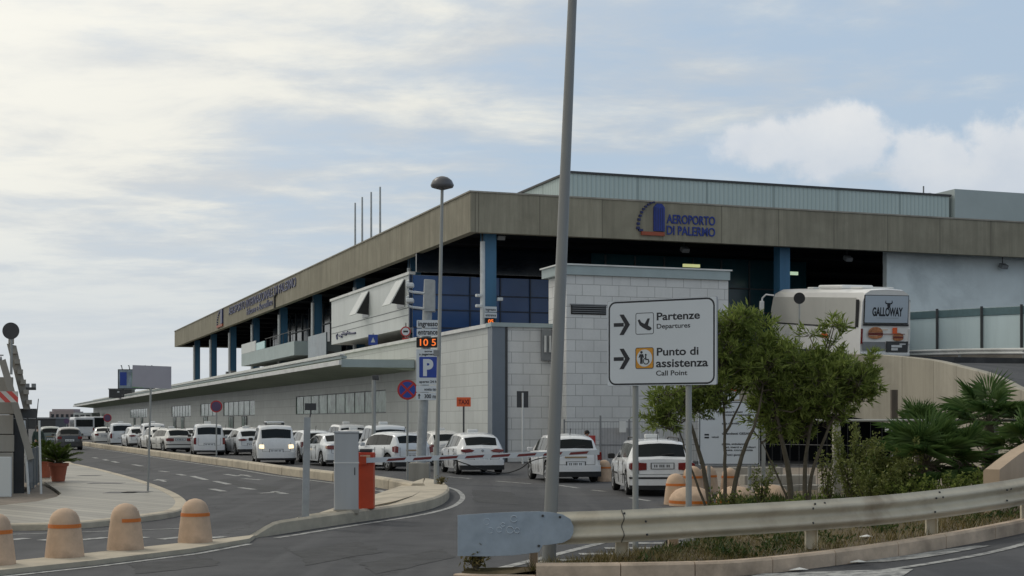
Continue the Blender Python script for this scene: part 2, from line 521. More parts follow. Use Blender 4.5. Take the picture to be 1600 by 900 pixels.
M_ATTIC = corrugated('ribbed_cladding', (0.40, 0.50, 0.50), (0.47, 0.56, 0.56), 0.28, 4.4)
M_ATTIC2 = mat('grey_cladding', (0.36, 0.42, 0.43), 0.6, 0.06, 0.5)
M_TRIM = mat('white_trim', (0.68, 0.69, 0.68), 0.5, 0.08, 1.2, dirt=((0.35, 0.35, 0.33), 0.5))
M_TEALTRIM = mat('teal_grey_trim', (0.36, 0.43, 0.44), 0.55, 0.08, 1.0)
M_CANOPYUNDER = mat('canopy_soffit', (0.36, 0.40, 0.30), 0.7, 0.15, 0.6)
M_PIER = mat('blue_grey_panel', (0.17, 0.20, 0.24), 0.45, 0.08, 1.0)
M_BLUEGLASS = mat('blue_glass', (0.02, 0.085, 0.27), 0.14, 0.25, 0.3, spec=0.5)
M_TEALGLASS = mat('teal_glass', (0.02, 0.075, 0.095), 0.16, 0.2, 0.2, spec=0.5)
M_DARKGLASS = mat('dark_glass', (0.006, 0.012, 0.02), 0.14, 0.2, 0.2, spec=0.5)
M_WINGLASS = mat('window_glass_green', (0.22, 0.30, 0.26), 0.16, 0.75, 0.7, spec=0.12)
M_MULL = mat('mullion', (0.07, 0.08, 0.09), 0.5)
M_MULLB = mat('mullion_blue', (0.02, 0.04, 0.09), 0.4)
M_PANEL = mat('white_panel', (0.60, 0.63, 0.63), 0.45, 0.06, 0.8, streak=True, dirt=((0.38, 0.41, 0.41), 0.4))
M_PLASTER = mat('teal_plaster', (0.72, 0.79, 0.80), 0.7, 0.08, 0.6, dirt=((0.28, 0.33, 0.35), 0.5))
M_STEEL = mat('galvanised_steel', (0.36, 0.38, 0.39), 0.5, 0.15, 5.0, metal=0.35)
M_POLE = mat('painted_pole', (0.33, 0.34, 0.33), 0.55, 0.12, 2.0, metal=0.2, dirt=((0.2, 0.19, 0.17), 0.5), streak=True)
M_RAIL = mat('guardrail_steel', (0.60, 0.54, 0.42), 0.5, 0.12, 2.2, metal=0.0, dirt=((0.27, 0.20, 0.13), 0.75), bump=0.05)
M_RAILEND = mat('rail_end_plate', (0.36, 0.42, 0.48), 0.5, 0.10, 5.0, metal=0.1, dirt=((0.20, 0.25, 0.31), 0.5))
M_BLACK = mat('black_plastic', (0.012, 0.012, 0.013), 0.6)
M_DGREY = mat('dark_grey', (0.05, 0.052, 0.055), 0.6)
M_GREY = mat('mid_grey', (0.22, 0.23, 0.24), 0.55)
M_CAB = mat('cabinet_grey', (0.40, 0.42, 0.44), 0.5, 0.08, 1.5, dirt=((0.27, 0.28, 0.28), 0.5), streak=True)
M_ORANGE = mat('orange_red_paint', (0.62, 0.075, 0.022), 0.45, 0.12, 2.5, dirt=((0.35, 0.05, 0.02), 0.4))
M_SIGNW = mat('sign_white', (0.60, 0.65, 0.70), 0.4, 0.04, 0.8)
M_SIGNB = mat('sign_blue', (0.012, 0.05, 0.32), 0.4)
M_SIGNR = mat('sign_red', (0.42, 0.02, 0.02), 0.4)
M_EMBO = mat('emblem_orange', (0.30, 0.065, 0.025), 0.5)
M_SIGNO = mat('sign_orange', (0.75, 0.12, 0.03), 0.45)
M_SIGNY = mat('sign_amber', (0.62, 0.28, 0.02), 0.4)
M_INK = mat('sign_ink', (0.01, 0.012, 0.02), 0.5)
M_SIGNBACK = mat('sign_back', (0.30, 0.31, 0.33), 0.55, 0.1, 1.5, metal=0.3)
M_PURPLE = mat('faded_sign_purple', (0.085, 0.05, 0.12), 0.5)
M_LETTER = mat('letter_blue', (0.012, 0.018, 0.10), 0.4)
M_LETTER2 = mat('letter_bright_blue', (0.010, 0.03, 0.22), 0.4)
M_LED = mat('led_orange', (0.3, 0.05, 0.01), 0.5, emit=((1.0, 0.20, 0.03), 0.9))
M_PEACH = mat('bollard_concrete', (0.60, 0.43, 0.30), 0.85, 0.2, 3.0, bump=0.3, bscale=30, dirt=((0.30, 0.21, 0.15), 0.85))
M_BAND = mat('bollard_band', (0.62, 0.17, 0.02), 0.45)
M_TERRA = mat('terracotta', (0.42, 0.12, 0.065), 0.8, 0.15, 3.0, dirt=((0.25, 0.09, 0.06), 0.5))
M_SOIL = mat('soil', (0.12, 0.09, 0.05), 0.95, 0.3, 3.0, bump=0.6, bscale=9, dirt=((0.09, 0.085, 0.04), 0.8))
M_DIRT = mat('packed_dirt', (0.24, 0.20, 0.16), 0.95, 0.2, 1.5, bump=0.4, bscale=12)
M_BARK = mat('bark', (0.10, 0.085, 0.06), 0.9, 0.3, 6.0, bump=0.5, bscale=18)
M_LEAF = leafmat('oleander_leaf', (0.09, 0.135, 0.024), (0.36, 0.43, 0.12), 0.5)
M_LEAF2 = leafmat('shrub_leaf', (0.08, 0.11, 0.02), (0.26, 0.28, 0.09), 0.3)
M_PALM = leafmat('palm_leaf', (0.035, 0.085, 0.018), (0.13, 0.21, 0.06), 0.25)
M_POTLEAF = leafmat('pot_palm_leaf', (0.04, 0.075, 0.012), (0.12, 0.17, 0.03), 0.2)
M_GRASS = leafmat('grass_blade', (0.075, 0.08, 0.02), (0.27, 0.20, 0.08), 0.2)
M_WEED = leafmat('weed_leaf', (0.025, 0.055, 0.010), (0.09, 0.13, 0.03), 0.2)
M_PETAL = mat('white_petal', (0.75, 0.75, 0.72), 0.6)
M_BUSW = mat('coach_white', (0.82, 0.82, 0.81), 0.35, 0.03, 1.0, coat=0.3)
M_CARW2 = mat('car_warm_white', (0.68, 0.675, 0.65), 0.32, 0.04, 1.0, coat=0.5, dirt=((0.5, 0.48, 0.44), 0.5))
M_CARW3 = mat('car_cool_white', (0.66, 0.69, 0.72), 0.3, 0.04, 1.0, coat=0.5)
M_CARW = mat('car_white', (0.74, 0.75, 0.76), 0.28, 0.03, 1.0, coat=0.6)
M_CARD = mat('car_dark', (0.035, 0.037, 0.04), 0.3, 0.1, coat=0.6)
M_CARG = mat('car_grey_green', (0.12, 0.15, 0.14), 0.35, 0.1, coat=0.4)
M_CGLASS = mat('car_glass', (0.010, 0.013, 0.014), 0.10, 0.2, spec=0.22)
M_TYRE = mat('tyre', (0.014, 0.014, 0.014), 0.85)
M_RIM = mat('rim', (0.38, 0.39, 0.40), 0.35, metal=0.7)
M_TAIL = mat('tail_lamp', (0.17, 0.005, 0.007), 0.2, coat=0.5)
M_HEAD = mat('head_lamp', (0.5, 0.5, 0.5), 0.15, coat=0.5)
M_LIT = mat('lit_lamp', (0.8, 0.7, 0.5), 0.3, emit=((1.0, 0.78, 0.45), 1.6))
M_PLATE = mat('number_plate', (0.66, 0.68, 0.70), 0.4)
M_SKIN = mat('skin', (0.42, 0.24, 0.17), 0.6)
M_HAIR = mat('hair', (0.015, 0.011, 0.009), 0.7)
M_JACKET = mat('dark_green_jacket', (0.025, 0.045, 0.04), 0.85)
M_TROUS = mat('dark_trousers', (0.03, 0.032, 0.045), 0.85)
M_REDTOP = mat('red_shirt', (0.40, 0.05, 0.045), 0.8)
M_RW = stripes('red_white_board', (0.62, 0.05, 0.04), (0.62, 0.60, 0.56), 0.30, R_(45))

# ================================================================== SETTING: ground, kerbs, markings
def ground():
    def rng(a, b, s):
        n = int(round((b - a) / s)); return [a + (b - a) * k / n for k in range(n + 1)]
    xs = [-6000, -1500, -400, -150, -60, -30, -15, -6] + rng(0, 20, 0.5) + [24, 30, 60, 150, 400, 1500, 6000]
    ys = [-40, -10, 4] + rng(10, 40, 0.5) + [50, 70, 100, 150, 220, 300, 420, 600, 1500, 6000]
    tag(MB().grid([[(x, y, hgt(x, y)) for x in xs] for y in ys]).build('ground', A_, smooth=True), kind='structure')
ground()

def resample(pts, step):
    out = []
    for a, b in zip(pts[:-1], pts[1:]):
        L = math.dist(a[:2], b[:2]); n = max(1, int(L / step))
        for k in range(n): out.append(tuple(a[i] + (b[i]-a[i])*k/n for i in range(len(a))))
    out.append(tuple(pts[-1])); return out
def smoothline(pts, n=6):
    """Catmull-Rom through the points"""
    P_ = [pts[0]] + list(pts) + [pts[-1]]
    out = []
    for i in range(1, len(P_)-2):
        p0, p1, p2, p3 = P_[i-1:i+3]
        for k in range(n):
            t = k / n
            out.append(tuple(0.5*((2*p1[j]) + (-p0[j]+p2[j])*t + (2*p0[j]-5*p1[j]+4*p2[j]-p3[j])*t*t + (-p0[j]+3*p1[j]-3*p2[j]+p3[j])*t**3) for j in range(len(p1))))
    out.append(tuple(pts[-1])); return out
def normals2(pts):
    ns = []
    for i in range(len(pts)):
        a = pts[max(i-1, 0)]; b = pts[min(i+1, len(pts)-1)]
        dx, dy = b[0]-a[0], b[1]-a[1]; L = math.hypot(dx, dy) or 1
        ns.append((-dy/L, dx/L))
    return ns
def ribbon(pts, w, dz=0.006, mb=None):
    mb = mb or MB()
    pts = resample(pts, 0.4 if len(pts) < 40 else 0.6); ns = normals2(pts)
    rows = []
    for p, n in zip(pts, ns):
        rows.append([(p[0]+n[0]*s*w/2, p[1]+n[1]*s*w/2, hgt(p[0]+n[0]*s*w/2, p[1]+n[1]*s*w/2)+dz) for s in (-1, 0, 1)])
    return mb.grid(rows)
def sweep(pts, prof, mb=None, closed_prof=True, zf=hgt):
    """profile [(side, z)] swept along a ground polyline; side is to the left of travel"""
    mb = mb or MB(); ns = normals2(pts); n = len(prof); vs = []; fs = []
    for i, p in enumerate(pts):
        m = ns[i]
        if 0 < i < len(pts)-1:
            a = ns[i]
        for s, z in prof:
            q = (p[0]+m[0]*s, p[1]+m[1]*s)
            vs.append((q[0], q[1], zf(p[0], p[1]) + z + (p[2] if len(p) > 2 else 0)))
    for i in range(len(pts)-1):
        for k in range(n if closed_prof else n-1):
            fs.append((i*n+k, i*n+(k+1) % n, (i+1)*n+(k+1) % n, (i+1)*n+k))
    if closed_prof:
        fs.append(tuple(range(n))); fs.append(tuple((len(pts)-1)*n+k for k in range(n-1, -1, -1)))
    return mb.add(vs, fs)

# ---- left pavement with kerb round its nose
front = [G(-260, 838), G(-60, 833), G(0, 830), G(93, 828), G(160, 823), G(219, 816), G(255, 811), G(280, 806), G(291, 797), G(289, 787), G(268, 774), G(233, 760), G(195, 748), G(154, 737), G(128, 731), G(112, 727), G(108, 718), G(106, 708), G(104, 695)]
front = smoothline(front, 4)
kerbw = 0.26
ns = normals2(front)
inner = [(p[0]+n[0]*kerbw, p[1]+n[1]*kerbw) for p, n in zip(front, ns)]
k = sweep(front, [(0.0, -0.05), (0.0, 0.10), (0.03, 0.125), (kerbw, 0.125), (kerbw, -0.05)])
tag(k.build('kerb', M_KERB), kind='structure')
back = [G(20, 712), G(62, 748), G(66, 757), G(86, 770), G(96, 778), G(88, 784), G(60, 791), G(0, 798), G(-260, 803)]
pv = MB().prism(inner + back, -0.05, 0.120)
tag(pv.build('pavement', M_PAVE), kind='structure')
dk = [G(-260, 801.5), G(0, 796.5), G(60, 789.5), G(87, 782.5), G(93, 778), G(84, 771), G(64, 758), G(58, 748), G(20, 712), G(-200, 712)]
tag(MB().prism(dk, -0.05, 0.055).build('dirt_ground', M_DIRT), kind='structure')
cov = MB()
for a, b, y in ((152, 166, 745), (178, 206, 751), (208, 226, 767.5), (262, 300, 742)):
    pass
for px, py, w in ((140, 743, 0.7), (166, 755, 1.0), (190, 769.5, 0.8), (214, 769, 0.7)):
    x, y = G(px, py, 0.12); cov.box(x-w/2, x+w/2, y-0.35, y+0.35, 0.10, 0.1235)
tag(cov.build('pavement_slots', M_DGREY), kind='structure')

# ---- long barrier kerb between the entry road and the taxi rank
bk = [G(643, 773), G(585, 760), G(520, 752), G(440, 742), G(380, 732), G(310, 722.5), G(240, 712.5), G(200, 706.5), G(160, 701), G(128, 696)]
bk = resample(bk, 1.0)
B = MB()
seg = 0; acc = []
blocks = []
run = [bk[0]]
for p in bk[1:]:
    run.append(p)
    if len(run) >= 4:
        blocks.append(run); run = [p]
if len(run) > 1: blocks.append(run)
for r in blocks:
    a, b = Vector((*r[0], 0)), Vector((*r[-1], 0)); t = (b-a).normalized()
    a2, b2 = a + t*0.04, b - t*0.04
    sweep([(a2.x, a2.y), (b2.x, b2.y)], [(0, -0.05), (0.0, 0.25), (-0.04, 0.30), (-0.34, 0.30), (-0.38, 0.25), (-0.38, -0.05)], B)
tag(B.build('barrier_kerb', M_KERB), kind='structure')

# ---- island with tall rounded kerb (nose towards us, barrier machine on it)
isl = [G(383, 843), G(430, 836), G(480, 828), G(545, 818), G(613, 808), G(650, 801), G(680, 793), G(697, 784), G(702, 775), G(694, 766), G(678, 761), G(662, 759)]
isl = smoothline(isl, 4)
ib = [G(652, 769, .24), G(640, 775, .24), G(613, 783, .24), G(580, 789.5, .24), G(540, 795, .24), G(480, 803, .24), G(440, 806.5, .22), G(408, 819, .14), G(390, 836, .05)]
poly = isl + ib
def topz(i): return 0.24
im = MB(); n = len(poly)
cx = sum(p[0] for p in poly)/n; cy = sum(p[1] for p in poly)/n
def tz(p):
    return 0.03 + 0.21*sstep(p[0], G(383, 843)[0], G(440, 834)[0])
low = [(p[0], p[1], -0.05) for p in poly]; mid = [(p[0], p[1], tz(p)-0.04) for p in poly]
mb_in = []
for i, p in enumerate(poly):
    a = poly[i-1]; b = poly[(i+1) % n]; dx, dy = b[0]-a[0], b[1]-a[1]; L = math.hypot(dx, dy) or 1
    mb_in.append((p[0]-dy/L*0.05, p[1]+dx/L*0.05, tz(p)))
fs = []
for i in range(n):
    j = (i+1) % n
    fs += [(i, j, n+j, n+i), (n+i, n+j, 2*n+j, 2*n+i)]
fs.append(tuple(2*n+i for i in range(n)))
im.add(low+mid+mb_in, fs)
tag(im.build('traffic_island', M_KERB), kind='structure')

# ---- thin bollard strip in the left foreground
bs = [G(-200, 897), G(0, 886), G(150, 870), G(299, 853), G(372, 845), G(398, 842), G(390, 848), G(299, 864), G(150, 883), G(0, 899), G(-200, 915)]
tag(MB().prism(bs, -0.03, 0.07).build('median_kerb', M_KERB), kind='structure')

# ---- verge under the guardrail, with its kerb
KER = [(-0.75, 18.55), (-0.48, 18.4), (0.3, 18.33), (1.37, 18.38), (2.2, 18.52), (2.99, 18.75), (4.35, 19.6), (5.96, 20.8), (7.86, 22.4), (9.4, 24.0), (10.6, 26.0)]
KER = smoothline(KER, 6)
def kz(x):
    return 0.19*sstep(x, -0.75, 0.2)
kk = MB()
pr = [(0, -0.05), (0.0, 0.17), (0.03, 0.20), (0.15, 0.20), (0.15, -0.05)]
joint = 0
KR = resample(KER, 0.25)
def kerb_blocks():
    mb = MB(); run = [KR[0]]; L = 0
    for a, b in zip(KR[:-1], KR[1:]):
        run.append(b); L += math.dist(a, b)
        if L > 0.95:
            sweep_k(run, mb); run = [b]; L = 0
    if len(run) > 1: sweep_k(run, mb)
    return mb
def sweep_k(run, mb):
    r = [Vector((*p, 0)) for p in run]
    t0 = (r[1]-r[0]).normalized()*0.006; t1 = (r[-1]-r[-2]).normalized()*0.006
    r[0] = r[0]+t0; r[-1] = r[-1]-t1
    q = [(p.x, p.y) for p in r]
    s = max(0.25, sstep(r[0].x, -1.1, 0.3))
    sweep(q, [(a, z*s if z > 0 else z) for a, z in pr], mb)
tag(kerb_blocks().build('kerb_edge', M_KERB2), kind='structure')
nsk = normals2(KR)
vf = [(p[0]+n[0]*0.15, p[1]+n[1]*0.15) for p, n in zip(KR, nsk)]
vb_key = [(-0.62, 18.75), (-0.3, 18.85), (0.6, 19.1), (1.3, 19.6), (1.95, 20.2), (2.6, 21.0), (3.2, 22.6), (3.4, 25.5), (4.2, 28.2), (9.0, 29), (13, 31), (16, 33)]
# soil as rows between front and back edges
vb = resample(vb_key, 0.2)
def at_frac(pts, t):
    L = [0]
    for a, b in zip(pts[:-1], pts[1:]): L.append(L[-1]+math.dist(a[:2], b[:2]))
    s = t*L[-1]
    for i in range(len(L)-1):
        if L[i+1] >= s:
            u = (s-L[i])/max(1e-9, L[i+1]-L[i]); return tuple(pts[i][j]+(pts[i+1][j]-pts[i][j])*u for j in range(2))
    return pts[-1]
rows = []
NU, NV = 90, 24
rs = random.Random(3)
for i in range(NU+1):
    a = at_frac(vf, i/NU); b = at_frac(vb, i/NU)
    row = []
    for j in range(NV+1):
        t = j/NV; x = a[0]+(b[0]-a[0])*t; y = a[1]+(b[1]-a[1])*t
        z = hgt(x, y) + (0.16*sstep(i/NU, 0.0, 0.12)) + 0.07*math.sin(PI*t)*rs.random()
        if t >= 0.93: z = hgt(x, y) - 0.02 + (0.12 if t < 0.97 else 0)
        row.append((x, y, z))
    rows.append(row)
tag(MB().grid(rows).build('verge_soil', M_SOIL, smooth=True), kind='structure')
def verge_pt(u, v):
    a = at_frac(vf, u); b = at_frac(vb, u)
    x = a[0]+(b[0]-a[0])*v; y = a[1]+(b[1]-a[1])*v
    return x, y, hgt(x, y) + 0.16*sstep(u, 0, 0.12) + 0.02

# planted bed + yard behind, up to the ramp wall
bed = [(4.6, 28.6), (9.0, 28.9), (15.0, 33.0), (15.1, 40), (14.9, 43), (9.5, 42), (6.2, 37)]
tag(MB().prism(bed, -0.05, 0.10).build('planting_bed', M_SOIL), kind='structure')
yard = [(5.3, 38.6), (9.3, 42.4), (15.1, 43.5), (16.5, 53.5), (16.2, 60), (8, 60), (7.0, 50)]
tag(MB().prism(yard, -0.05, 0.06).build('yard_ground', M_DIRT), kind='structure')

# ---- painted markings
mk = MB()
def wl(pxs, w, dz=0.006): ribbon([G(*p) for p in pxs], w, dz, mk)
# line following the foot of the island
off = [(p[0]+n_[0]*-0.35, p[1]+n_[1]*-0.35) for p, n_ in zip(isl, normals2(isl))]
ribbon(off[2:], 0.13, 0.006, mk)
ribbon([(p[0]+n_[0]*-0.12, p[1]+n_[1]*-0.12) for p, n_ in zip([G(-100, 906), G(0, 900), G(150, 884), G(299, 865), G(380, 850)], normals2([G(-100, 906), G(0, 900), G(150, 884), G(299, 865), G(380, 850)]))], 0.12, 0.006, mk)
# line beside the long barrier kerb
nb_ = normals2(bk)
ribbon([(p[0]+n_[0]*0.45, p[1]+n_[1]*0.45) for p, n_ in zip(bk, nb_)][0:], 0.12, 0.006, mk)
wl([(590, 766), (612, 770), (634, 776), (622, 783)], 0.12)
# lane dashes and arrows on the entry road
for a, b in (((428, 768), (446, 772)), ((336, 752), (358, 757)), ((375, 762), (397, 765)), ((380, 748), (408, 750)), ((300, 744), (322, 750)), ((278, 741), (288, 743)), ((250, 736), (262, 737.5)), ((208, 726), (222, 728.5)), ((176, 721), (184, 723)), ((162, 718), (168, 719.5)), ((146, 715), (152, 716.2)), ((405, 771), (440, 769)), ((330, 764), (350, 768)), ((352, 741), (372, 744))):
    wl([a, b], 0.22)
def arrow(px, py, L=2.2):
    x, y = G(px, py)
    d = Vector((-0.339, 0.941)); n = Vector((d.y, -d.x)); c = Vector((x, y))
    q = [c + n*0.07, c + d*L*0.55 + n*0.07, c + d*L*0.55 + n*0.28, c + d*L, c + d*L*0.55 - n*0.28, c + d*L*0.55 - n*0.07, c - n*0.07]
    mk.add([(p.x, p.y, 0.007) for p in q], [(0, 1, 5, 6), (2, 3, 4)])
arrow(258, 753); arrow(392, 745)
# raised ramp dashes near the bollards
for k in range(7):
    a = -60 + k*62
    wl([(a, 846 - k*0.6), (a+40, 842 - k*0.6)], 0.22)
wl([(-60, 838), (290, 826)], 0.10)
# taxi lane dashes
for a, b in (((775, 752), (830, 756)), ((870, 758), (905, 763)), ((925, 766), (945, 768)), ((700, 745), (735, 748)), ((985, 778), (1015, 783)), ((1060, 790), (1090, 795))):
    wl([a, b], 0.14)
# hatched area behind the guardrail
wl([(752, 898), (764, 893), (872, 866), (962, 843), (1050, 824)], 0.16)
for (x0, y0), (x1, y1) in (((875, 876), (955, 874)), ((905, 866), (1040, 865)), ((945, 857), (1060, 856.5)), ((962, 849), (1075, 849)), ((985, 843), (1085, 843)), ((1000, 838), (1110, 838)), ((1020, 833), (1130, 833))):
    wl([(x0, y0), (x1, y1)], 0.26)
# near road, right: edge line and chevrons
edge = [(2.4, 17.6), (3.4, 17.9), (4.6, 18.6), (5.6, 19.3), (6.6, 20.1), (7.6, 21.2), (8.6, 22.6)]
ribbon(smoothline(edge, 5), 0.15, 0.008, mk)
def T(px, py, dz=0.008):
    z = 0.0
    for _ in range(12):
        x, y = G(px, py, z); z = hgt(x, y)
    return (x, y, z + dz)
def wedge(up, lo):
    a = [T(*p) for p in up]; b = [T(*p) for p in lo]
    rows = []
    for p, q in zip(a, b): rows.append([tuple(p[i]+(q[i]-p[i])*t for i in range(2)) + (hgt(p[0]+(q[0]-p[0])*t, p[1]+(q[1]-p[1])*t)+.008,) for t in (0, .5, 1)])
    mk.grid(rows)
wedge([(1338, 877), (1380, 873), (1420, 868), (1453, 862.5), (1490, 857.5), (1522, 853.5)], [(1341, 880), (1390, 878), (1435, 873), (1469, 868), (1510, 860.5), (1550, 853)])
wedge([(1190, 897), (1260, 894.5), (1337, 892), (1380, 891), (1427, 890)], [(1170, 902), (1250, 903), (1330, 904), (1390, 904), (1412, 900)])
tag(mk.build('road_markings', MARK), kind='structure')
rp = MB()
rng_ = random.Random(21)
for q in ([(455, 862), (560, 846), (600, 862), (480, 884)], [(330, 752), (352, 748), (440, 763), (420, 769)], [(735, 765), (800, 769), (815, 790), (742, 784)], [(205, 882), (330, 871), (345, 884), (210, 897)], [(150, 722), (166, 719.5), (240, 733), (222, 737)], [(560, 880), (690, 858), (712, 872), (590, 897)]):
    pts = [G(*p) for p in q]; out = []
    for i in range(4):
        a, b = pts[i], pts[(i+1) % 4]
        for k in range(6): out.append((a[0]+(b[0]-a[0])*k/6+rng_.uniform(-.05, .05), a[1]+(b[1]-a[1])*k/6+rng_.uniform(-.07, .07), .004))
    rp.add(out, [tuple(range(len(out)))])
tag(rp.build('road_repair', M_PATCH), kind='structure')

# ================================================================== RAMP up to the departures level
RAMP = [(7.75, 24.0, 1.20), (8.75, 25.1, 1.60), (10.6, 27.2, 1.95), (13.0, 31.0, 2.25), (14.7, 35.5, 2.5), (15.2, 40, 2.72), (15.25, 43.5, 2.9), (15.75, 47, 3.3), (16.3, 50.5, 3.66), (16.5, 54, 4.02), (16.5, 57, 4.35), (16.2, 60, 4.62), (15.6, 62.4, 4.82), (14.5, 64.6, 4.96), (12.5, 67.5, 5.02), (10.7, 70.3, 5.05)]
RAMP = smoothline(RAMP, 5)
nr = normals2(RAMP)
def deckz(p):
    return p[2] - 0.9 + 0.62*sstep(p[1], 26, 46)
i_split = next(i for i, p in enumerate(RAMP) if p[1] > 59.0)
def wall_mesh(pts, nrm, bot, off=0.0, th=0.28, top=None):
    vs = []; fs = []
    for p, n in zip(pts, nrm):
        zt = top(p) if top else p[2]; zb = bot(p)
        for s, z in ((off, zb), (off, zt-0.03), (off-0.03, zt), (off-th, zt), (off-th, zb)):
            vs.append((p[0]+n[0]*s, p[1]+n[1]*s, z))
    m = 5
    for i in range(len(pts)-1):
        for k in range(m): fs.append((i*m+k, i*m+(k+1) % m, (i+1)*m+(k+1) % m, (i+1)*m+k))
    fs.append(tuple(range(m))); fs.append(tuple((len(pts)-1)*m+k for k in range(m-1, -1, -1)))
    return MB().add(vs, fs)
ramp = thing('access_ramp', 'curved concrete ramp rising to the departures level, palms growing in its bend', 'ramp', (12, 50, 0))
M0 = Matrix.Translation(Vector((-12, -50, 0)))
def beam_bot(p):
    t = sstep(p[1], 59, 72)
    return 1.75 + 1.25*t if p[1] > 59 else 0.0
def wbot(p): return hgt(p[0], p[1]) - 0.05
i_near = next(i for i, p in enumerate(RAMP) if p[1] > 30)
wall_mesh(RAMP[:i_near+1], nr[:i_near+1], wbot).xf(M0).build('parapet_end', mat('warm_concrete', (0.47, 0.36, 0.26), 0.9, 0.15, 1.6, bump=0.3, bscale=14, dirt=((0.24, 0.19, 0.15), 0.6), streak=True), ramp, smooth=True)
wall_mesh(RAMP[i_near:i_split+1], nr[i_near:i_split+1], wbot).xf(M0).build('parapet_wall', M_RAMPC, ramp, smooth=True)
wall_mesh(RAMP[i_split:], nr[i_split:], beam_bot).xf(M0).build('bridge_beam', M_RAMPC, ramp, smooth=True)
# deck surface
rows = []
for p, n in zip(RAMP, nr):
    z = deckz(p)
    rows.append([(p[0]-n[0]*s, p[1]-n[1]*s, z) for s in (0.28, 3, 6, 9.0)])
rows2 = [[(x, y, z-0.5) for x, y, z in r] for r in rows]
dm = MB().grid(rows); dm.grid(rows2)
dm.xf(M0).build('ramp_road', A_, ramp, smooth=True)
# abutment under the beam: solid earth-side wall closing the opening on the right
ab = MB()
pa = RAMP[i_split]
MB().box(16.5, 24.5, 59.6, 60.1, -0.05, 4.0).xf(M0).build('abutment', M_CONC, ramp)
MB().box(8.0, 24.0, 72.6, 73.0, -0.05, 4.05).xf(M0).build('abutment', M_SHADE, ramp)  # rear one: near-black sheet standing for the dark space under the bridge
# outer parapet with guard rail and noise panels
outer = [(p[0]-n[0]*8.2, p[1]-n[1]*8.2, deckz(p)) for p, n in zip(RAMP, nr) if p[1] > 52]
no = [n for p, n in zip(RAMP, nr) if p[1] > 52]
wall_mesh(outer, no, lambda p: p[2]-0.6, off=0.0, th=0.3, top=lambda p: p[2]+0.62).xf(M0).build('outer_parapet', mat('dark_parapet', (0.27, 0.25, 0.22), 0.9, 0.2, 1.5, dirt=((0.15, 0.14, 0.12), 0.6)), ramp)
def rail_prof(w=0.31):
    h = w/2
    return [(0.00, h), (0.075, h*0.78), (0.085, h*0.48), (0.012, h*0.12), (0.012, -h*0.12), (0.085, -h*0.48), (0.075, -h*0.78), (0.0, -h)]
def rail_sweep(pts, side, prof):
    """pts with absolute z; side offset sign"""
    ns_ = normals2(pts); vs = []; fs = []
    P2 = prof + [(s-0.006, z) for s, z in reversed(prof)]
    m = len(P2)
    for p, n in zip(pts, ns_):
        for s, z in P2: vs.append((p[0]+n[0]*s*side, p[1]+n[1]*s*side, p[2]+z))
    for i in range(len(pts)-1):
        for k in range(m): fs.append((i*m+k, i*m+(k+1) % m, (i+1)*m+(k+1) % m, (i+1)*m+k))
    fs.append(tuple(range(m))); fs.append(tuple((len(pts)-1)*m+k for k in range(m-1, -1, -1)))
    return MB().add(vs, fs)
orl = thing('ramp_guardrail', 'white crash rail in front of the dark parapet on the ramp, right of the bus', 'guardrail', (21, 65, 4))
gp = [(p[0]+n[0]*0.5, p[1]+n[1]*0.5, p[2]+0.55) for p, n in zip(outer, no)]
M1 = Matrix.Translation(Vector((-21, -65, -4)))
rail_sweep(gp, 1, rail_prof(0.3)).xf(M1).build('rail_beam', M_TRIM, orl, smooth=True)
for i in range(2, len(gp), 5):
    p = gp[i]; MB().box(p[0]-0.05, p[0]+0.05, p[1]-0.03, p[1]+0.03, p[2]-0.55, p[2]+0.1).xf(M1).build('post', M_STEEL, orl)
nf = thing('panel_fence', 'pale translucent panel fence with dark posts along the ramp behind the bus', 'fence', (22, 66, 4.5))
M2 = Matrix.Translation(Vector((-22, -66, -4.5)))
fpts = [(p[0]-n[0]*0.15, p[1]-n[1]*0.15, p[2]) for p, n in zip(outer, no)]
M_SCREEN = mat('screen_panel', (0.58, 0.70, 0.73), 0.35, 0.1, 0.6, dirt=((0.24, 0.33, 0.37), 0.5), streak=True)
wall_mesh(fpts, no, lambda p: p[2]+0.62, off=0.02, th=0.04, top=lambda p: p[2]+2.25).xf(M2).build('screen', M_SCREEN, nf)
wall_mesh(fpts, no, lambda p: p[2]+2.25, off=0.05, th=0.10, top=lambda p: p[2]+2.62).xf(M2).build('top_band', mat('teal_band', (0.10, 0.17, 0.19), 0.5), nf)
L = 0; last = fpts[0]
for p, n in zip(fpts, no):
    L += math.dist(p, last); last = p
    if L > 1.9:
        L = 0
        x, y = p[0]+n[0]*0.08, p[1]+n[1]*0.08
        MB().box(x-0.05, x+0.05, y-0.05, y+0.05, p[2]+0.6, p[2]+2.68).xf(M2).build('post', M_DGREY, nf)
# departures deck under the bus
dkp = [(10.7, 70.4), (12.5, 67.8), (14.8, 64.9), (17.0, 61.5), (25, 64), (42, 78), (40, 92), (14, 84), (9.6, 72.6)]
def dz_(p): return 4.70 + 0.088*max(0.0, min(16.0, p[1]-68.0))
dvs = [(p[0], p[1], dz_(p)-0.55) for p in dkp] + [(p[0], p[1], dz_(p)) for p in dkp]
nd = len(dkp)
tag(MB().add(dvs, [tuple(range(nd-1, -1, -1)), tuple(range(nd, 2*nd))] + [(i, (i+1) % nd, nd+(i+1) % nd, nd+i) for i in range(nd)]).build('departures_road', A_), kind='structure')

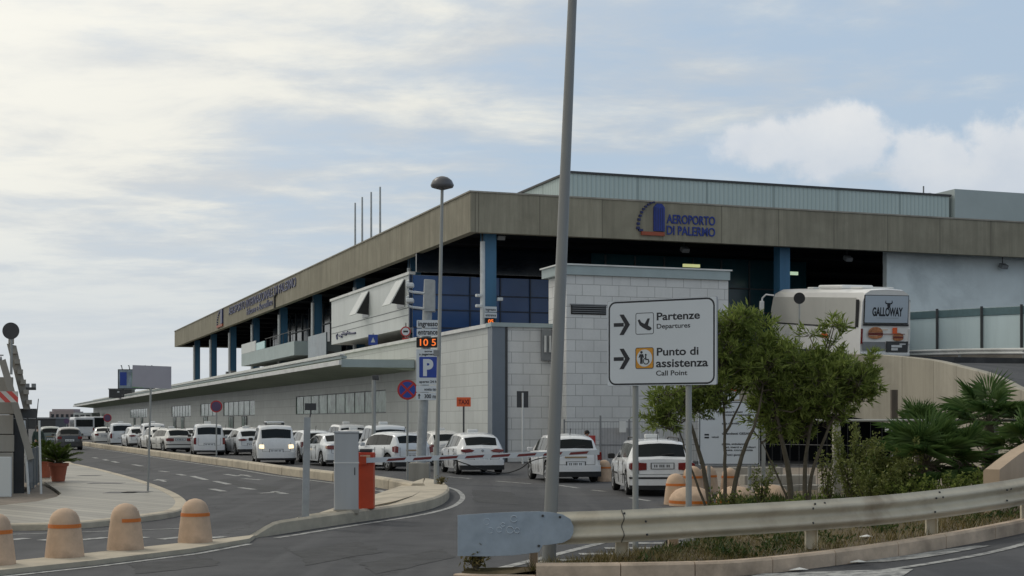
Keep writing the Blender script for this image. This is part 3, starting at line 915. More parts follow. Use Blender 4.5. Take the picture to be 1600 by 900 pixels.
# ================================================================== AIRPORT TERMINAL (local axes: x along its right face, y along its left face)
TH = math.atan2(0.339, 0.941)
C0 = Vector((-0.92, 70.0, 0))
RD = Vector((math.cos(TH), math.sin(TH), 0)); LD = Vector((-math.sin(TH), math.cos(TH), 0))
def W(r, l, z=0): return C0 + RD*r + LD*l + Vector((0, 0, z))
term = thing('airport_terminal', 'long low airport terminal with concrete roof band, white stone walls and blue glass', 'building', C0, TH)
def part(name, mb, m, parent=None, **kw): return mb.build(name, m, parent or term, **kw)

# lower wall along the taxi rank with real openings for its window bands
WZ0, WZ1 = 2.45, 3.88
wins = [(19.9, 47.4), (66.0, 84.6), (89.4, 101.6), (110, 129), (160, 188)]
lw = MB()
lw.box(0, 0.4, 0.6, 278, 0, WZ0); lw.box(0, 0.4, 0.6, 278, WZ1, 6.5)
cur = 0.6
for a, b in wins:
    lw.box(0, 0.4, cur, a, WZ0, WZ1); cur = b
lw.box(0, 0.4, cur, 278, WZ0, WZ1)
part('lower_wall', lw, M_STONE)
for a, b in wins:
    w = part('window', MB().box(0.06, 0.10, a, b, WZ0, WZ1), M_WINGLASS)
    fr = MB(); nmul = max(4, int((b-a)/2.7))
    for i in range(nmul+1):
        y = a + (b-a)*i/nmul; fr.box(0.035, 0.058, y-0.04, y+0.04, WZ0, WZ1)
    fr.box(0.03, 0.058, a, b, WZ0, WZ0+0.06); fr.box(0.03, 0.058, a, b, WZ1-0.06, WZ1)
    fr.build('frame', M_MULL, w)
for a in (70, 78, 96, 116, 124, 166, 178):
    d = part('door', MB().box(-0.06, -0.01, a, a+2.6, 0.02, 2.35), M_WINGLASS)
    f = MB()
    for y in (a-0.05, a+1.27, a+2.6): f.box(-0.09, -0.02, y, y+0.07, 0.02, 2.40)
    f.box(-0.09, -0.02, a, a+2.6, 2.36, 2.42); f.build('frame', M_MULL, d)
part('front_wall', MB().box(0.62, 3.1, 0, 0.4, 0, 6.5), M_STONE2)
part('corner_pier', MB().box(-0.06, 0.62, -0.08, 0.58, 0, 6.5), M_PIER)
part('pier_edge', MB().box(0.60, 0.72, -0.10, 0.02, 0, 6.5), M_DGREY)
cp = MB(); cp.box(-0.14, 0.5, 0.66, 278, 6.5, 6.68); part('wall_coping', cp, M_TRIM)
part('wall_coping', MB().box(-0.14, 3.1, -0.16, 0.65, 6.5, 6.70), M_TEALTRIM)
part('terrace_slab', MB().box(0.42, 8.0, 0.7, 134, 5.9, 6.42), M_CONC)
# stone block
part('stone_block', MB().box(3.02, 11.64, -1.94, 0.38, 0, 8.915), M_STONE2)
eb = MB(); eb.box(2.72, 11.66, -2.1, 0.55, 8.92, 9.36)
part('block_eaves', eb, M_TEALTRIM)
part('block_eaves', MB().box(2.64, 11.74, -2.18, 0.62, 9.362, 9.43), M_TRIM)
v = part('vent_slot', MB().box(3.25, 5.05, -1.985, -1.93, 7.05, 7.48), M_BLACK)
sl = MB()
for z in (7.12, 7.22, 7.32, 7.42): sl.box(3.3, 5.0, -2.03, -1.985, z, z+0.03)
sl.box(3.2, 5.1, -2.02, -1.95, 7.49, 7.54); sl.build('louvre', M_GREY, v)
eq = part('wall_lamp_cluster', MB().box(2.45, 2.95, -0.25, -0.01, 4.9, 6.4), M_GREY, bevel=0.02)
for kx in (2.5, 2.75):
    MB().tube([(kx+0.08, -0.32, 5.3), (kx+0.08, -0.32, 6.1)], 0.06, 8).build('lamp', M_TRIM, eq)
# roof
rf = MB()
rf.box(0.86, 1.30, 6.07, 133, 11.83, 13.9); rf.box(1.32, 66, 6.07, 6.50, 11.83, 13.9); rf.box(1.32, 66, 132.5, 133, 11.83, 13.9)
part('roof_fascia', rf, M_FASC)
part('roof_fascia_edge', MB().box(0.80, 66, 6.01, 133.06, 13.9, 13.98), M_CONC)
part('soffit', MB().box(1.31, 66, 6.51, 132.4, 12.3, 12.9), M_SHADE)
rb = MB()
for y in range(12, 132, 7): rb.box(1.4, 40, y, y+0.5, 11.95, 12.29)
part('soffit_beam', rb, M_SHADE)
part('roof_attic', MB().box(7.98, 33.4, 9.88, 60, 12.95, 15.9), M_ATTIC)
part('attic_capping', MB().box(7.88, 33.5, 9.78, 60.1, 15.9, 16.02), M_DGREY)
part('roof_attic', MB().box(33.6, 66, 9.6, 60, 12.95, 16.35), M_ATTIC2)
# columns
def column(r, l, pipe=True):
    c = part('column', MB().box(r-0.33, r+0.33, l-0.36, l+0.36, 6.35, 12.28), M_BLUECOL)
    MB().box(r-0.35, r-0.3, l-0.1, l+0.1, 6.35, 12.28).build('groove', M_DGREY, c)
    if pipe: MB().tube([(r-0.42, l-0.30, 6.35), (r-0.42, l-0.30, 11.5)], 0.14, 8).build('downpipe', M_PIPE, c)
    return c
for k in range(9): column(2.36, 7.57 + 14.3*k + (0.0 if k else 0))
# big side fins of far columns against the sky
for r in (20.2, 38.0): 
    c = part('column', MB().box(r-0.33, r+0.33, 7.2, 7.9, 4.6, 12.28), M_BLUECOL)
# pavilion: white upper box with tilted window flaps
pav = part('pavilion', MB().box(0.5, 4.6, 16.3, 37, 7.45, 10.54), M_PANEL)
tr = MB(); tr.box(0.40, 0.80, 16.2, 37.1, 10.55, 10.72); tr.build('roof_edge', M_TRIM, pav)
jt = MB()
jt.box(0.485, 0.5, 16.3, 37, 8.62, 8.66); jt.box(0.485, 0.5, 16.3, 37, 8.20, 8.23)
jt.build('panel_joint', M_MULL, pav)
MB().box(0.44, 0.60, 16.22, 16.40, 7.45, 10.55).build('corner_trim', M_MULLB, pav)
for l0 in (17.4, 26.0):
    wn_ = MB().box(0.47, 0.488, l0, l0+1.7, 8.75, 10.35).build('window', M_DARKGLASS, pav)
    fl = MB().slab([(0, 0), (1.8, 0), (1.8, 1.75), (0, 1.75)], (0.46, l0-0.05, 10.38), (0, 1, 0), Vector((-0.85, 0, -1.5)).normalized(), 0.05)
    fl.build('flap', M_PANEL, wn_)
    MB().slab([(0, 0), (-0.80, -1.42), (0, -1.5)], (0.45, l0-0.02, 10.34), (1, 0, 0), (0, 0, 1), 0.02).build('flap_gap_dark', M_BLACK, wn_)  # black sheet stands in for the dark gap beside the tilted flap
# blurred bird emblem and dashes on the pavilion
em = MB()
for (a, z0, b, z1, w) in ((33.6, 8.02, 31.2, 7.98, 0.10), (33.2, 8.12, 32.2, 7.92, 0.09), (32.6, 7.90, 31.8, 8.10, 0.08), (35.2, 8.0, 35.0, 7.75, 0.10), (35.2, 8.02, 34.9, 8.1, 0.08), (34.4, 7.96, 33.5, 7.84, 0.12), (31.6, 7.95, 29.6, 7.88, 0.10)):
    em.tube([(0.47, a, z0), (0.47, b, z1)], w*0.7, 6)
em.build('wall_emblem', M_LETTER, pav)
# blue glass front between pavilion and block, dark glazing further right
gl = part('blue_glazing', MB().box(0.62, 12.0, 16.05, 16.15, 6.43, 10.5), M_BLUEGLASS)
mu = MB()
for r in (2.2, 4.1, 6.0, 7.9, 9.8): mu.box(r-0.04, r+0.04, 15.97, 16.04, 6.43, 10.5)
for z in (7.45, 8.5, 9.4): mu.box(0.62, 12, 15.98, 16.04, z-0.04, z+0.04)
mu.build('mullion', M_MULLB, gl)
part('shaded_upper_glazing', MB().box(0.9, 12.0, 16.3, 16.5, 10.73, 12.28), M_DARKGLASS)  # same glass front in near-black: roof shade and soffit reflection put into its colour
tg = part('teal_glazing', MB().box(12.02, 27.2, 16.45, 16.6, 4.6, 12.28), M_TEALGLASS)
mu = MB()
for r in range(13, 27, 2): mu.box(r-0.05, r+0.05, 16.36, 16.44, 4.6, 12.2)
for z in (6.6, 8.9, 10.4): mu.box(12.02, 27.2, 16.36, 16.44, z-0.04, z+0.04)
mu.build('mullion', M_MULL, tg)
part('upper_facade', MB().box(5.0, 5.2, 37.1, 84, 6.42, 12.28), M_DARKGLASS)
fm = MB()
for y in range(39, 84, 3): fm.box(4.9, 4.99, y-0.05, y+0.05, 6.42, 12.28)
for z in (8.6, 10.4): fm.box(4.9, 4.99, 37.1, 84, z-0.05, z+0.05)
part('facade_mullion', fm, M_MULL)
part('upper_end_wall', MB().box(5.2, 30, 83.6, 84, 6.42, 12.28), M_DARKGLASS)
part('back_wall', MB().box(11.7, 66, 17.2, 17.6, 0, 6.3), M_CONC)
part('end_wall', MB().box(27.3, 66, 7.6, 8.0, 4.6, 12.28), M_PLASTER)
# balcony between the columns
bal = part('balcony', MB().box(0.6, 4.5, 51, 77, 7.3, 8.45), M_TEALTRIM)
MB().box(0.6, 0.66, 69, 77, 8.47, 9.4).build('railing_panel', M_PANEL, bal)
MB().box(0.62, 0.70, 64.5, 68.8, 8.47, 9.15).build('glass_panel', mat('pale_teal_glass', (0.30, 0.55, 0.55), 0.2), bal)
rl = MB()
for y in range(52, 65, 2): rl.box(0.66, 0.70, y-0.03, y+0.03, 8.45, 9.3)
rl.box(0.64, 0.70, 51, 64.4, 9.28, 9.33); rl.build('railing', M_DGREY, bal)
# fuzzy furniture of the terrace
for y in (43.5, 45.2, 47, 90, 93):
    part('terrace_cabinet', MB().box(1.6, 2.2, y, y+0.6, 6.43, 7.3), M_GREY)
part('terrace_screen', MB().box(1.0, 1.1, 41.0, 47.5, 6.42, 8.6), mat('terrace_glass', (0.06, 0.10, 0.12), 0.2, 0.3, 0.7))
# canopy over the rank
cn = MB()
pr = [(-4.26, 5.14), (-4.26, 5.40), (-0.02, 5.46), (-0.02, 4.82)]
vs = [(r, l, z) for l in (13.56, 278) for r, z in pr]
cn.add(vs, [(0, 1, 2, 3), (7, 6, 5, 4)] + [(i, (i+1) % 4, 4+(i+1) % 4, 4+i) for i in range(4)])
cano = part('canopy', cn, M_CANOPYUNDER)
MB().box(-4.42, -4.27, 13.4, 278, 5.10, 5.36).build('edge_trim', M_TRIM, cano)
MB().box(-4.26, -0.05, 13.42, 13.55, 4.98, 5.42).build('end_trim', M_TEALTRIM, cano)
MB().box(-4.2, -3.9, 13.7, 278, 5.47, 5.62).build('gutter', M_TEALTRIM, cano)
MB().box(-4.32, -4.05, 13.6, 278, 5.64, 5.72).build('gutter_rail', M_TRIM, cano)
# writing on the roof band, left face (reads from far to near)
UX = Vector((0, -1, 0)); UZ = Vector((0, 0, 1))
part('fascia_lettering', text_mesh('AEROPORTO INTERNAZIONALE DI PALERMO', -86.3, -51.4, 0, 0.78, (0.86, 0, 12.93), UX, UZ, 0.004, 0.07), M_LETTER)
part('fascia_lettering', text_mesh('Falcone e Borsellino', -75.2, -61.8, 0, 0.62, (0.86, 0, 12.18), UX, UZ, 0.004, 0.06), M_LETTER)
lg = MB(); lg.box(0.70, 0.86, 90.2, 91.4, 12.35, 13.85); part('fascia_emblem', lg, M_LETTER)
lg = MB(); lg.box(0.70, 0.86, 90.2, 94.2, 12.05, 12.3); part('fascia_emblem', lg, M_EMBO)
lg = MB()
for k in range(9):
    t = R_(90*k/8); y = 91.4 + 2.9*math.sin(t); z = 12.4 + 1.4*math.cos(t); lg.box(0.74, 0.86, y-0.13, y+0.13, z-0.08, z+0.08)
part('fascia_emblem', lg, M_LETTER)
part('fascia_pipe', MB().tube([(0.78, 60.5, 11.8), (0.78, 60.5, 12.8), (0.78, 59.6, 13.0)], 0.09, 8), M_DGREY)
# writing and emblem on the right face
RX = Vector((1, 0, 0))
part('fascia_lettering', text_mesh('AEROPORTO', 12.15, 15.1, 0, 0.48, (0, 6.07, 12.80), RX, UZ, 0.012, 0.06), M_LETTER2)
part('fascia_lettering', text_mesh('DI PALERMO', 12.15, 15.1, 0, 0.48, (0, 6.07, 12.18), RX, UZ, 0.012, 0.06), M_LETTER2)
lg = MB()
lg.slab([(11.35, 12.32), (11.98, 12.32), (11.98, 13.62), (11.80, 13.82), (11.52, 13.82), (11.35, 13.62)], (0, 6.07, 0), RX, UZ, 0.14)
part('fascia_emblem', lg, M_LETTER2)
part('fascia_emblem', MB().box(10.6, 11.98, 5.94, 6.07, 12.07, 12.27), M_EMBO)
lg = MB()
for k in range(10):
    t = R_(8 + 80*k/9); r = 11.5 - 1.15*math.sin(t)*0.95; z = 12.4 + 1.5*math.cos(t); s = 0.05 + 0.004*k
    lg.box(r-s, r+s, 5.95, 6.07, z-s*0.8, z+s*0.8)
lg.box(10.45, 10.7, 5.96, 6.07, 12.28, 12.40)
part('fascia_emblem', lg, M_LETTER)
lg = MB()
for k in range(4): lg.box(11.42+0.14*k, 11.46+0.14*k, 5.915, 5.93, 12.35, 13.6)
part('fascia_emblem_line', lg, M_LETTER)
# lit exit lamps under the roof
M_GLOWY = mat('lit_tube', (0.5, 0.5, 0.3), 0.4, emit=((0.95, 1.0, 0.45), 0.45))
M_GLOWG = mat('lit_exit', (0.6, 0.9, 0.6), 0.4, emit=((0.75, 1.0, 0.70), 0.5))
p = W(0, 0).copy()
def at_px(px, py, lplane):
    q = (px-800)/F
    t = (q*(C0.y + LD.y*lplane) - (C0.x + LD.x*lplane)) / (RD.x - q*RD.y)
    d = C0.y + LD.y*lplane + RD.y*t
    return t, CAMH - (py-657)/F*d
r, z = at_px(1081, 415, 12); part('ceiling_lamp', MB().box(r-0.55, r+0.55, 12, 12.12, z-0.09, z+0.09), M_GLOWY)
r, z = at_px(1241, 427, 13); part('exit_lamp', MB().box(r-0.28, r+0.28, 13, 13.12, z-0.1, z+0.1), M_GLOWG)
for px, py, lp in ((1070, 390, 9), (782, 370, 7.5), (1568, 416, 7.2), (1325, 404, 8.5)):
    r, z = at_px(px, py, lp)
    s = part('spotlight', MB().obox((r, lp, z), (0.45, 0.4, 0.25), Matrix.Rotation(0.5, 4, 'X')), M_GREY, bevel=0.03)
    MB().tube([(r, lp+0.1, z+0.1), (r, lp+0.1, 12.3)], 0.03, 6).build('bracket', M_DGREY, s)
# cluster of spot lamps + repeat of the car-park sign on the corner column
r, z = at_px(747, 462, 7.3)
for dz in (0, 0.55):
    s = part('spotlight', MB().obox((r, 7.2, z-dz), (0.32, 0.25, 0.15)), M_PIPE, bevel=0.03)
r2, z2 = at_px(780, 462, 7.3)
s = part('spotlight', MB().obox((r2, 7.2, z2-0.2), (0.3, 0.25, 0.18)), M_PIPE, bevel=0.03)
# roof plant
for px, l in ((1452, 13), (1462, 14)):
    r, z = at_px(px, 302, l)
    part('roof_fan', MB().lathe([(0.5, 0), (0.6, 0.3), (0.35, 0.5), (0.1, 0.62)], 12, Matrix.Translation((r, l, 16.0))), M_GREY)
r, z = at_px(1443, 284, 12.5); part('roof_aerial', MB().tube([(r, 12.5, 16.0), (r, 12.5, 16.95)], 0.05, 6), M_GREY)

# roof masts
for i, (px, py, d) in enumerate(((555, 317, 110), (566, 308, 107), (580, 300, 104), (594, 292, 101))):
    p = P(px, py, d)
    m = MB().tube([(0, 0, 0), (0, 0, p.z-12.9)], [0.085, 0.06], 8); 
    o = tag(m.build('roof_mast', M_STEEL, loc=(p.x, p.y, 12.9)), ['thin mast on the terminal roof, shortest and leftmost of four', 'thin mast on the terminal roof, second from the left of four', 'thin mast on the terminal roof, third from the left of four', 'thin mast on the terminal roof, tallest and rightmost of four'][i], 'mast', 'masts on the terminal roof')

# ================================================================== CARS
def interp(pts, y):
    if y <= pts[0][0]: return pts[0][1]
    for (a, va), (b, vb) in zip(pts[:-1], pts[1:]):
        if y <= b: return va + (vb-va)*(y-a)/(b-a)
    return pts[-1][1]
def soft(pts, y, h=0.05):
    return (interp(pts, y-h) + 2*interp(pts, y) + interp(pts, y+h))/4

CARS = {
 # small MPV-hatchback with raked back window
 'hatch': dict(L=4.25, W=1.77, top=[(0, .80), (.02, .98), (.14, 1.06), (.50, 1.42), (.78, 1.50), (1.5, 1.555), (2.3, 1.54), (2.7, 1.44), (3.4, 1.03), (3.75, .93), (4.05, .80), (4.25, .60)],
     belt=[(0, .78), (.03, .93), (.5, 1.00), (2.6, .93), (3.3, .92), (3.75, .86), (4.05, .74), (4.25, .56)],
     w=[(0, .66), (.08, .77), (.45, .865), (2.1, .885), (3.6, .87), (4.0, .76), (4.25, .60)],
     rg=(.17, .47), ws=(2.74, 3.36), sw=[(.62, 1.02), (1.10, 1.88), (1.96, 2.86)], yr=.78, yf=3.38, wr=.32, tuck=.20),
 'suv': dict(L=4.05, W=1.74, top=[(0, .80), (.02, 1.0), (.09, 1.08), (.33, 1.42), (.60, 1.50), (1.4, 1.56), (2.1, 1.54), (2.5, 1.45), (3.2, 1.06), (3.55, .97), (3.9, .84), (4.05, .62)],
     belt=[(0, .78), (.03, .95), (.5, .98), (2.4, .94), (3.1, .94), (3.55, .88), (3.9, .76), (4.05, .58)],
     w=[(0, .72), (.08, .82), (.45, .865), (2.1, .87), (3.4, .86), (3.85, .76), (4.05, .62)],
     rg=(.11, .32), ws=(2.54, 3.16), sw=[(.48, .80), (.88, 1.66), (1.74, 2.66)], yr=.70, yf=3.22, wr=.33, tuck=.17),
 'estate': dict(L=4.5, W=1.76, top=[(0, .74), (.02, .98), (.10, 1.02), (.46, 1.40), (.66, 1.465), (1.6, 1.50), (2.6, 1.47), (2.9, 1.39), (3.55, 1.00), (3.9, .91), (4.3, .77), (4.5, .58)],
     belt=[(0, .72), (.03, .94), (.5, .96), (2.8, .91), (3.5, .90), (3.9, .84), (4.3, .72), (4.5, .54)],
     w=[(0, .74), (.08, .83), (.45, .875), (2.1, .88), (3.8, .86), (4.25, .76), (4.5, .60)],
     rg=(.12, .45), ws=(2.94, 3.50), sw=[(.60, 1.20), (1.28, 2.06), (2.14, 3.0)], yr=.86, yf=3.52, wr=.32, tuck=.17),
 'van': dict(L=4.2, W=1.80, top=[(0, .82), (.02, 1.06), (.06, 1.14), (.20, 1.68), (.40, 1.78), (1.6, 1.82), (2.4, 1.79), (2.75, 1.66), (3.3, 1.15), (3.55, 1.05), (4.0, .90), (4.2, .62)],
     belt=[(0, .80), (.03, 1.02), (.5, 1.07), (2.6, 1.02), (3.2, 1.03), (3.55, .96), (4.0, .80), (4.2, .58)],
     w=[(0, .80), (.08, .87), (.45, .895), (2.1, .90), (3.5, .88), (3.95, .78), (4.2, .66)],
     rg=(.07, .19), ws=(2.78, 3.26), sw=[(.35, .95), (1.05, 1.85), (1.95, 2.9)], yr=.72, yf=3.40, wr=.32, tuck=.12),
 'sedan': dict(L=4.4, W=1.74, top=[(0, .72), (.03, .98), (.45, 1.02), (.60, 1.05), (1.1, 1.38), (1.5, 1.44), (2.3, 1.44), (2.7, 1.36), (3.4, .98), (3.8, .90), (4.2, .76), (4.4, .56)],
     belt=[(0, .70), (.03, .92), (.5, .95), (2.7, .90), (3.4, .90), (3.8, .83), (4.2, .70), (4.4, .52)],
     w=[(0, .70), (.08, .80), (.45, .865), (2.1, .87), (3.7, .85), (4.15, .75), (4.4, .60)],
     rg=(.66, 1.06), ws=(2.74, 3.34), sw=[(1.15, 1.55), (1.62, 2.2), (2.28, 2.9)], yr=.90, yf=3.48, wr=.31, tuck=.19),
}
def wheel(root, x, y, r, sgn):
    Rm = Matrix.Translation((x, y, r)) @ Matrix.Rotation(R_(90)*sgn, 4, 'Y')
    w = MB().lathe([(r*.60, -.10), (r*.92, -.10), (r, -.06), (r, .06), (r*.93, .095), (r*.68, .10), (r*.64, .085)], 22, Rm).build('wheel', M_TYRE, root, smooth=True)
    rm = MB().lathe([(r*.66, .03), (r*.66, .092), (r*.60, .098), (r*.56, .05)], 20, Rm)
    for k in range(5):
        a = 2*PI*k/5
        q = Matrix.Rotation(a, 4, 'Z')
        b = MB().box(-.035, .035, .03, r*.62, .05, .09)
        rm.add([Rm @ (q @ Vector(p)) for p in b.v], b.f)
    rm.lathe([(r*.20, .04), (r*.20, .10), (r*.08, .11)], 10, Rm)
    rm.build('rim', M_RIM, w)
    return w

def make_car(kind, label, paint, style='hatch', cat='car', roof=None, lit=False, group='taxis waiting at the rank', name='taxi_car'):
    S = CARS[kind]; L = S['L']; rw = S['wr']; ra = rw + .075
    root = thing(name, label, cat, (0, 0, 0), 0, group)
    ys = set([0.0, L])
    y = 0.0
    while y < L: ys.add(round(y, 3)); y += 0.085
    for lst in (S['top'], S['belt'], S['w']):
        for a, _ in lst: ys.add(a)
    for a in (S['rg'], S['ws'], *S['sw']): ys.add(a[0]); ys.add(a[1])
    ys = sorted(ys)
    q = [ys[0]]
    keep = set(S['rg']) | set(S['ws']) | {b for a in S['sw'] for b in a} | {L}
    for y in ys[1:]:
        if y - q[-1] > 0.018: q.append(y)
        elif y in keep: q[-1] = y
    ys = q
    rows = []; ks = []
    for y in ys:
        zt = soft(S['top'], y) if .05 < y < L-.05 else interp(S['top'], y)
        zb = min(interp(S['belt'], y), zt - .015)
        w = soft(S['w'], y) if .05 < y < L-.05 else interp(S['w'], y)
        zl = .22 + .10*(sstep(y, L-.35, L)) + .05*(1-sstep(y, 0, .3))
        arch = 0
        for yw in (S['yr'], S['yf']):
            d = abs(y-yw)
            if d < ra: zl = max(zl, rw + math.sqrt(ra*ra-d*d)); arch = 1
        zl = min(zl, zb - .10)
        k = max(0.0, min(1.0, (zt-zb)/.48)); ks.append(k)
        tk = S['tuck']
        P9 = [(w-.03, zl), (w+.0, zl+.25*(zb-zl)), (w+.012, zl+.55*(zb-zl)), (w, zb-.06*(1 if zb-zl > .2 else .4)), (w-.025, zb),
              (w-.045, zb+.05*k+.004), (w-.06-tk*.72*k-.05*(1-k), zb+(zt-zb)*.80), (w-.09-tk*k-.10*(1-k), zt-.035*k-.004), ((w-.09-tk)*.55, zt-.004), (0, zt+.012)]
        rows.append((y, P9))
    y0 = -L/2
    full = []
    for y, pr in rows:
        full.append([(-x, y+y0, z) for x, z in pr] + [(x, y+y0, z) for x, z in reversed(pr[:-1])])
    nc = len(full[0])                 # 19
    V = [p for r in full for p in r]
    cells = {'body': [], 'rear_window': [], 'windscreen': []}
    for i in range(len(S['sw'])):
        for sd in 'ab': cells['side%d%s' % (i, sd)] = []
    pil = []
    for i in range(len(full)-1):
        ym = (ys[i]+ys[i+1])/2; km = min(ks[i], ks[i+1])
        for j in range(nc-1):
            f = (i*nc+j, i*nc+j+1, (i+1)*nc+j+1, (i+1)*nc+j)
            jj = j if j < 9 else 17-j     # mirrored strip index 0..8
            key = 'body'
            if jj == 5 :
                for s, (a, b) in enumerate(S['sw']):
                    if a < ym < b: key = 'side%d%s' % (s, 'a' if j < 9 else 'b')
                if key == 'body' and S['sw'][0][1] < ym < S['sw'][-1][0]: key = 'pillar'
            if jj in (7, 8):
                if S['rg'][0] < ym < S['rg'][1]: key = 'rear_window'
                if S['ws'][0] < ym < S['ws'][1]: key = 'windscreen'
            if key == 'pillar': pil.append(f)
            else: cells[key].append(f)
    cells['body'].append(tuple(range(nc-1, -1, -1)))
    cells['body'].append(tuple((len(full)-1)*nc + j for j in range(nc)))
    def sub(fs):
        used = sorted({v for f in fs for v in f}); mp = {v: n for n, v in enumerate(used)}
        return MB().add([V[v] for v in used], [tuple(mp[v] for v in f) for f in fs])
    body = sub(cells['body']).build('body', paint, root, smooth=True)
    if pil: sub(pil).build('pillar', M_BLACK, body, smooth=True)
    sub(cells['rear_window']).build('rear_window', M_CGLASS, root, smooth=True)
    sub(cells['windscreen']).build('windscreen', M_CGLASS, root, smooth=True)
    for i in range(len(S['sw'])):
        for sd in 'ab': sub(cells['side%d%s' % (i, sd)]).build('side_window', M_CGLASS, root, smooth=True)
    ww = interp(S['w'], .3); W2 = S['W']/2
    MB().box(-W2+.2, W2-.2, y0+.12, y0+L-.2, .20, .62).build('underbody', M_BLACK, root)
    for yw in (S['yr'], S['yf']):
        for sx in (-1, 1): wheel(root, sx*(W2-.115), y0+yw, rw, sx)
    zb0 = interp(S['belt'], .06)
    # bumpers
    bp = MB().add(*bumper(ww-.01, y0, .20, .56)); b = bp.build('rear_bumper', paint, root, smooth=True)
    lowz = .36 if style in ('mpv', 'suv') else .29
    MB().add(*bumper(ww+.006, y0-.008, .19, lowz)).build('bumper_skirt', M_BLACK, b, smooth=True)
    if style == 'estate':
        MB().add(*bumper(ww+.006, y0-.010, .46, .51)).build('bumper_strip', M_BLACK, b, smooth=True)
        MB().box(-W2-.006, -W2+.03, y0+1.2, y0+3.0, .52, .57).build('side_strip', M_BLACK, root)
        MB().box(W2-.03, W2+.006, y0+1.2, y0+3.0, .52, .57).build('side_strip', M_BLACK, root)
    # number plate
    pz = {'estate': .80, 'suv': .60, 'mpv': .62, 'van': .62, 'hatch': .66, 'sedan': .74}[style]
    yy = y0 - (.075 if pz < .56 else .022)
    if style in ('suv',): MB().box(-.33, .33, y0-.012, y0+.01, pz-.085, pz+.085).build('plate_recess', M_DGREY, root)
    pl = MB().box(-.29, .29, yy, yy+.012, pz-.07, pz+.07).build('number_plate', M_PLATE, root)
    MB().box(-.315, .315, yy+.004, yy+.02, pz-.085, pz+.085).build('plate_frame', M_DGREY, pl)
    ch_ = MB()
    for q_ in (-.21, -.155, -.07, -.02, .03, .12, .17): ch_.box(q_-.014, q_+.014, yy-.004, yy, pz-.036, pz+.036)
    ch_.build('plate_characters', M_DGREY, pl)
    # lamps
    lm = M_LIT if lit else M_TAIL
    for sx in (-1, 1):
        if style == 'mpv': poly = [(.30, .90), (.50, .965), (.80, .93), (.80, .86), (.62, .82), (.40, .84)]
        elif style == 'estate': poly = [(.42, .70), (.42, .88), (.78, .90), (.86, .86), (.86, .72), (.60, .68)]
        elif style == 'suv': poly = [(.72, .72), (.70, .96), (.84, 1.0), (.86, .74)]
        elif style == 'van': poly = [(.74, .62), (.74, 1.02), (.88, 1.0), (.89, .64)]
        else: poly = [(.52, .74), (.52, .92), (.80, .92), (.82, .76)]
        if lit: poly = [(.56, .72), (.56, .90), (.76, .90), (.78, .74)]
        m = MB().slab([(sx*a, b_) for a, b_ in (poly if sx > 0 else poly[::-1])], (0, y0-.022, 0), (1, 0, 0), (0, 0, 1), -.11)
        m.build('tail_lamp', lm, root, bevel=.012)
        # wrap-round on the side
        if style in ('estate', 'van', 'suv', 'hatch', 'sedan') and not lit:
            zs = (min(b_ for _, b_ in poly)+.02, max(b_ for _, b_ in poly)-.02)
            wq = interp(S['w'], .16)+.006
            MB().add([(sx*(wq-.02), y0+.02, zs[0]), (sx*wq, y0+.05, zs[0]), (sx*(wq+.012), y0+.26, zs[0]+.03), (sx*(wq-.04), y0+.26, zs[0]+.03),
                      (sx*(wq-.02), y0+.02, zs[1]), (sx*wq, y0+.05, zs[1]), (sx*(wq+.012), y0+.26, zs[1]-.02), (sx*(wq-.04), y0+.26, zs[1]-.02)],
                     [(0, 1, 2, 3), (4, 5, 6, 7), (0, 1, 5, 4), (1, 2, 6, 5), (2, 3, 7, 6), (3, 0, 4, 7)]).build('tail_lamp', lm, root)
        hl = MB().slab([(sx*.40, .66), (sx*.62, .64), (sx*.62, .76), (sx*.42, .78)], (0, y0+L-.06, 0), (1, 0, 0), (0, 0, 1), .12)
        hl.build('headlight', M_HEAD, root)
        # mirrors, handles
        ym = y0 + S['ws'][0] + .12
        mr = MB().obox((sx*(W2+.08), ym, interp(S['belt'], S['ws'][0])+.09), (.20, .11, .15)).build('mirror', M_BLACK if style in ('estate', 'van') else paint, root, bevel=.035)
        for s, (a, b_) in enumerate(S['sw'][1:]):
            MB().obox((sx*(interp(S['w'], a+.12)+.014), y0+a+.14, interp(S['belt'], a)-.10), (.03, .17, .032)).build('door_handle', M_DGREY if style == 'van' else paint, root)
        sm = MB()
        for s, (a, b_) in enumerate(S['sw'][1:]):
            for yq in (a-.035,): sm.box(sx*(interp(S['w'], yq)+.002), sx*(interp(S['w'], yq)+.016), y0+yq-.007, y0+yq+.007, .30, interp(S['belt'], yq)-.03)
        sm.build('door_seam', M_BLACK, body)
    # tailgate seam, wiper, trims
    sm = MB()
    sm.box(-.62, .62, y0-.006, y0+.004, .575, .587)
    for sx in (-.63, .63): sm.box(sx-.006, sx+.006, y0-.006, y0+.004, .58, zb0-.02)
    sm.build('tailgate_seam', M_DGREY, body)
    a, b_ = S['rg']
    def rwp(t, x):
        y = a+(b_-a)*t; return (x, y0+y-.015, interp(S['top'], y)+.03)
    if kind != 'sedan': MB().tube([rwp(.05, 0), rwp(.16, .34)], .014, 5).build('wiper', M_BLACK, root)
    if style == 'suv':
        MB().box(-.52, .52, y0+.10, y0+.19, interp(S['top'], .12)-.02, interp(S['top'], .12)+.035).build('rear_spoiler', M_BLACK, root)
        MB().box(-.36, .36, y0-.025, y0+.0, .80, .845).build('trim_strip', mat('brass_strip', (0.33, 0.22, 0.10), 0.4), root)
    if style == 'mpv':
        MB().lathe([(.05, 0), (.05, .012), (.03, .018)], 12, Matrix.Translation((0, y0-.002, .90)) @ Matrix.Rotation(R_(90), 4, 'X')).build('badge', M_RIM, root)
    zr = soft(S['top'], 1.0)
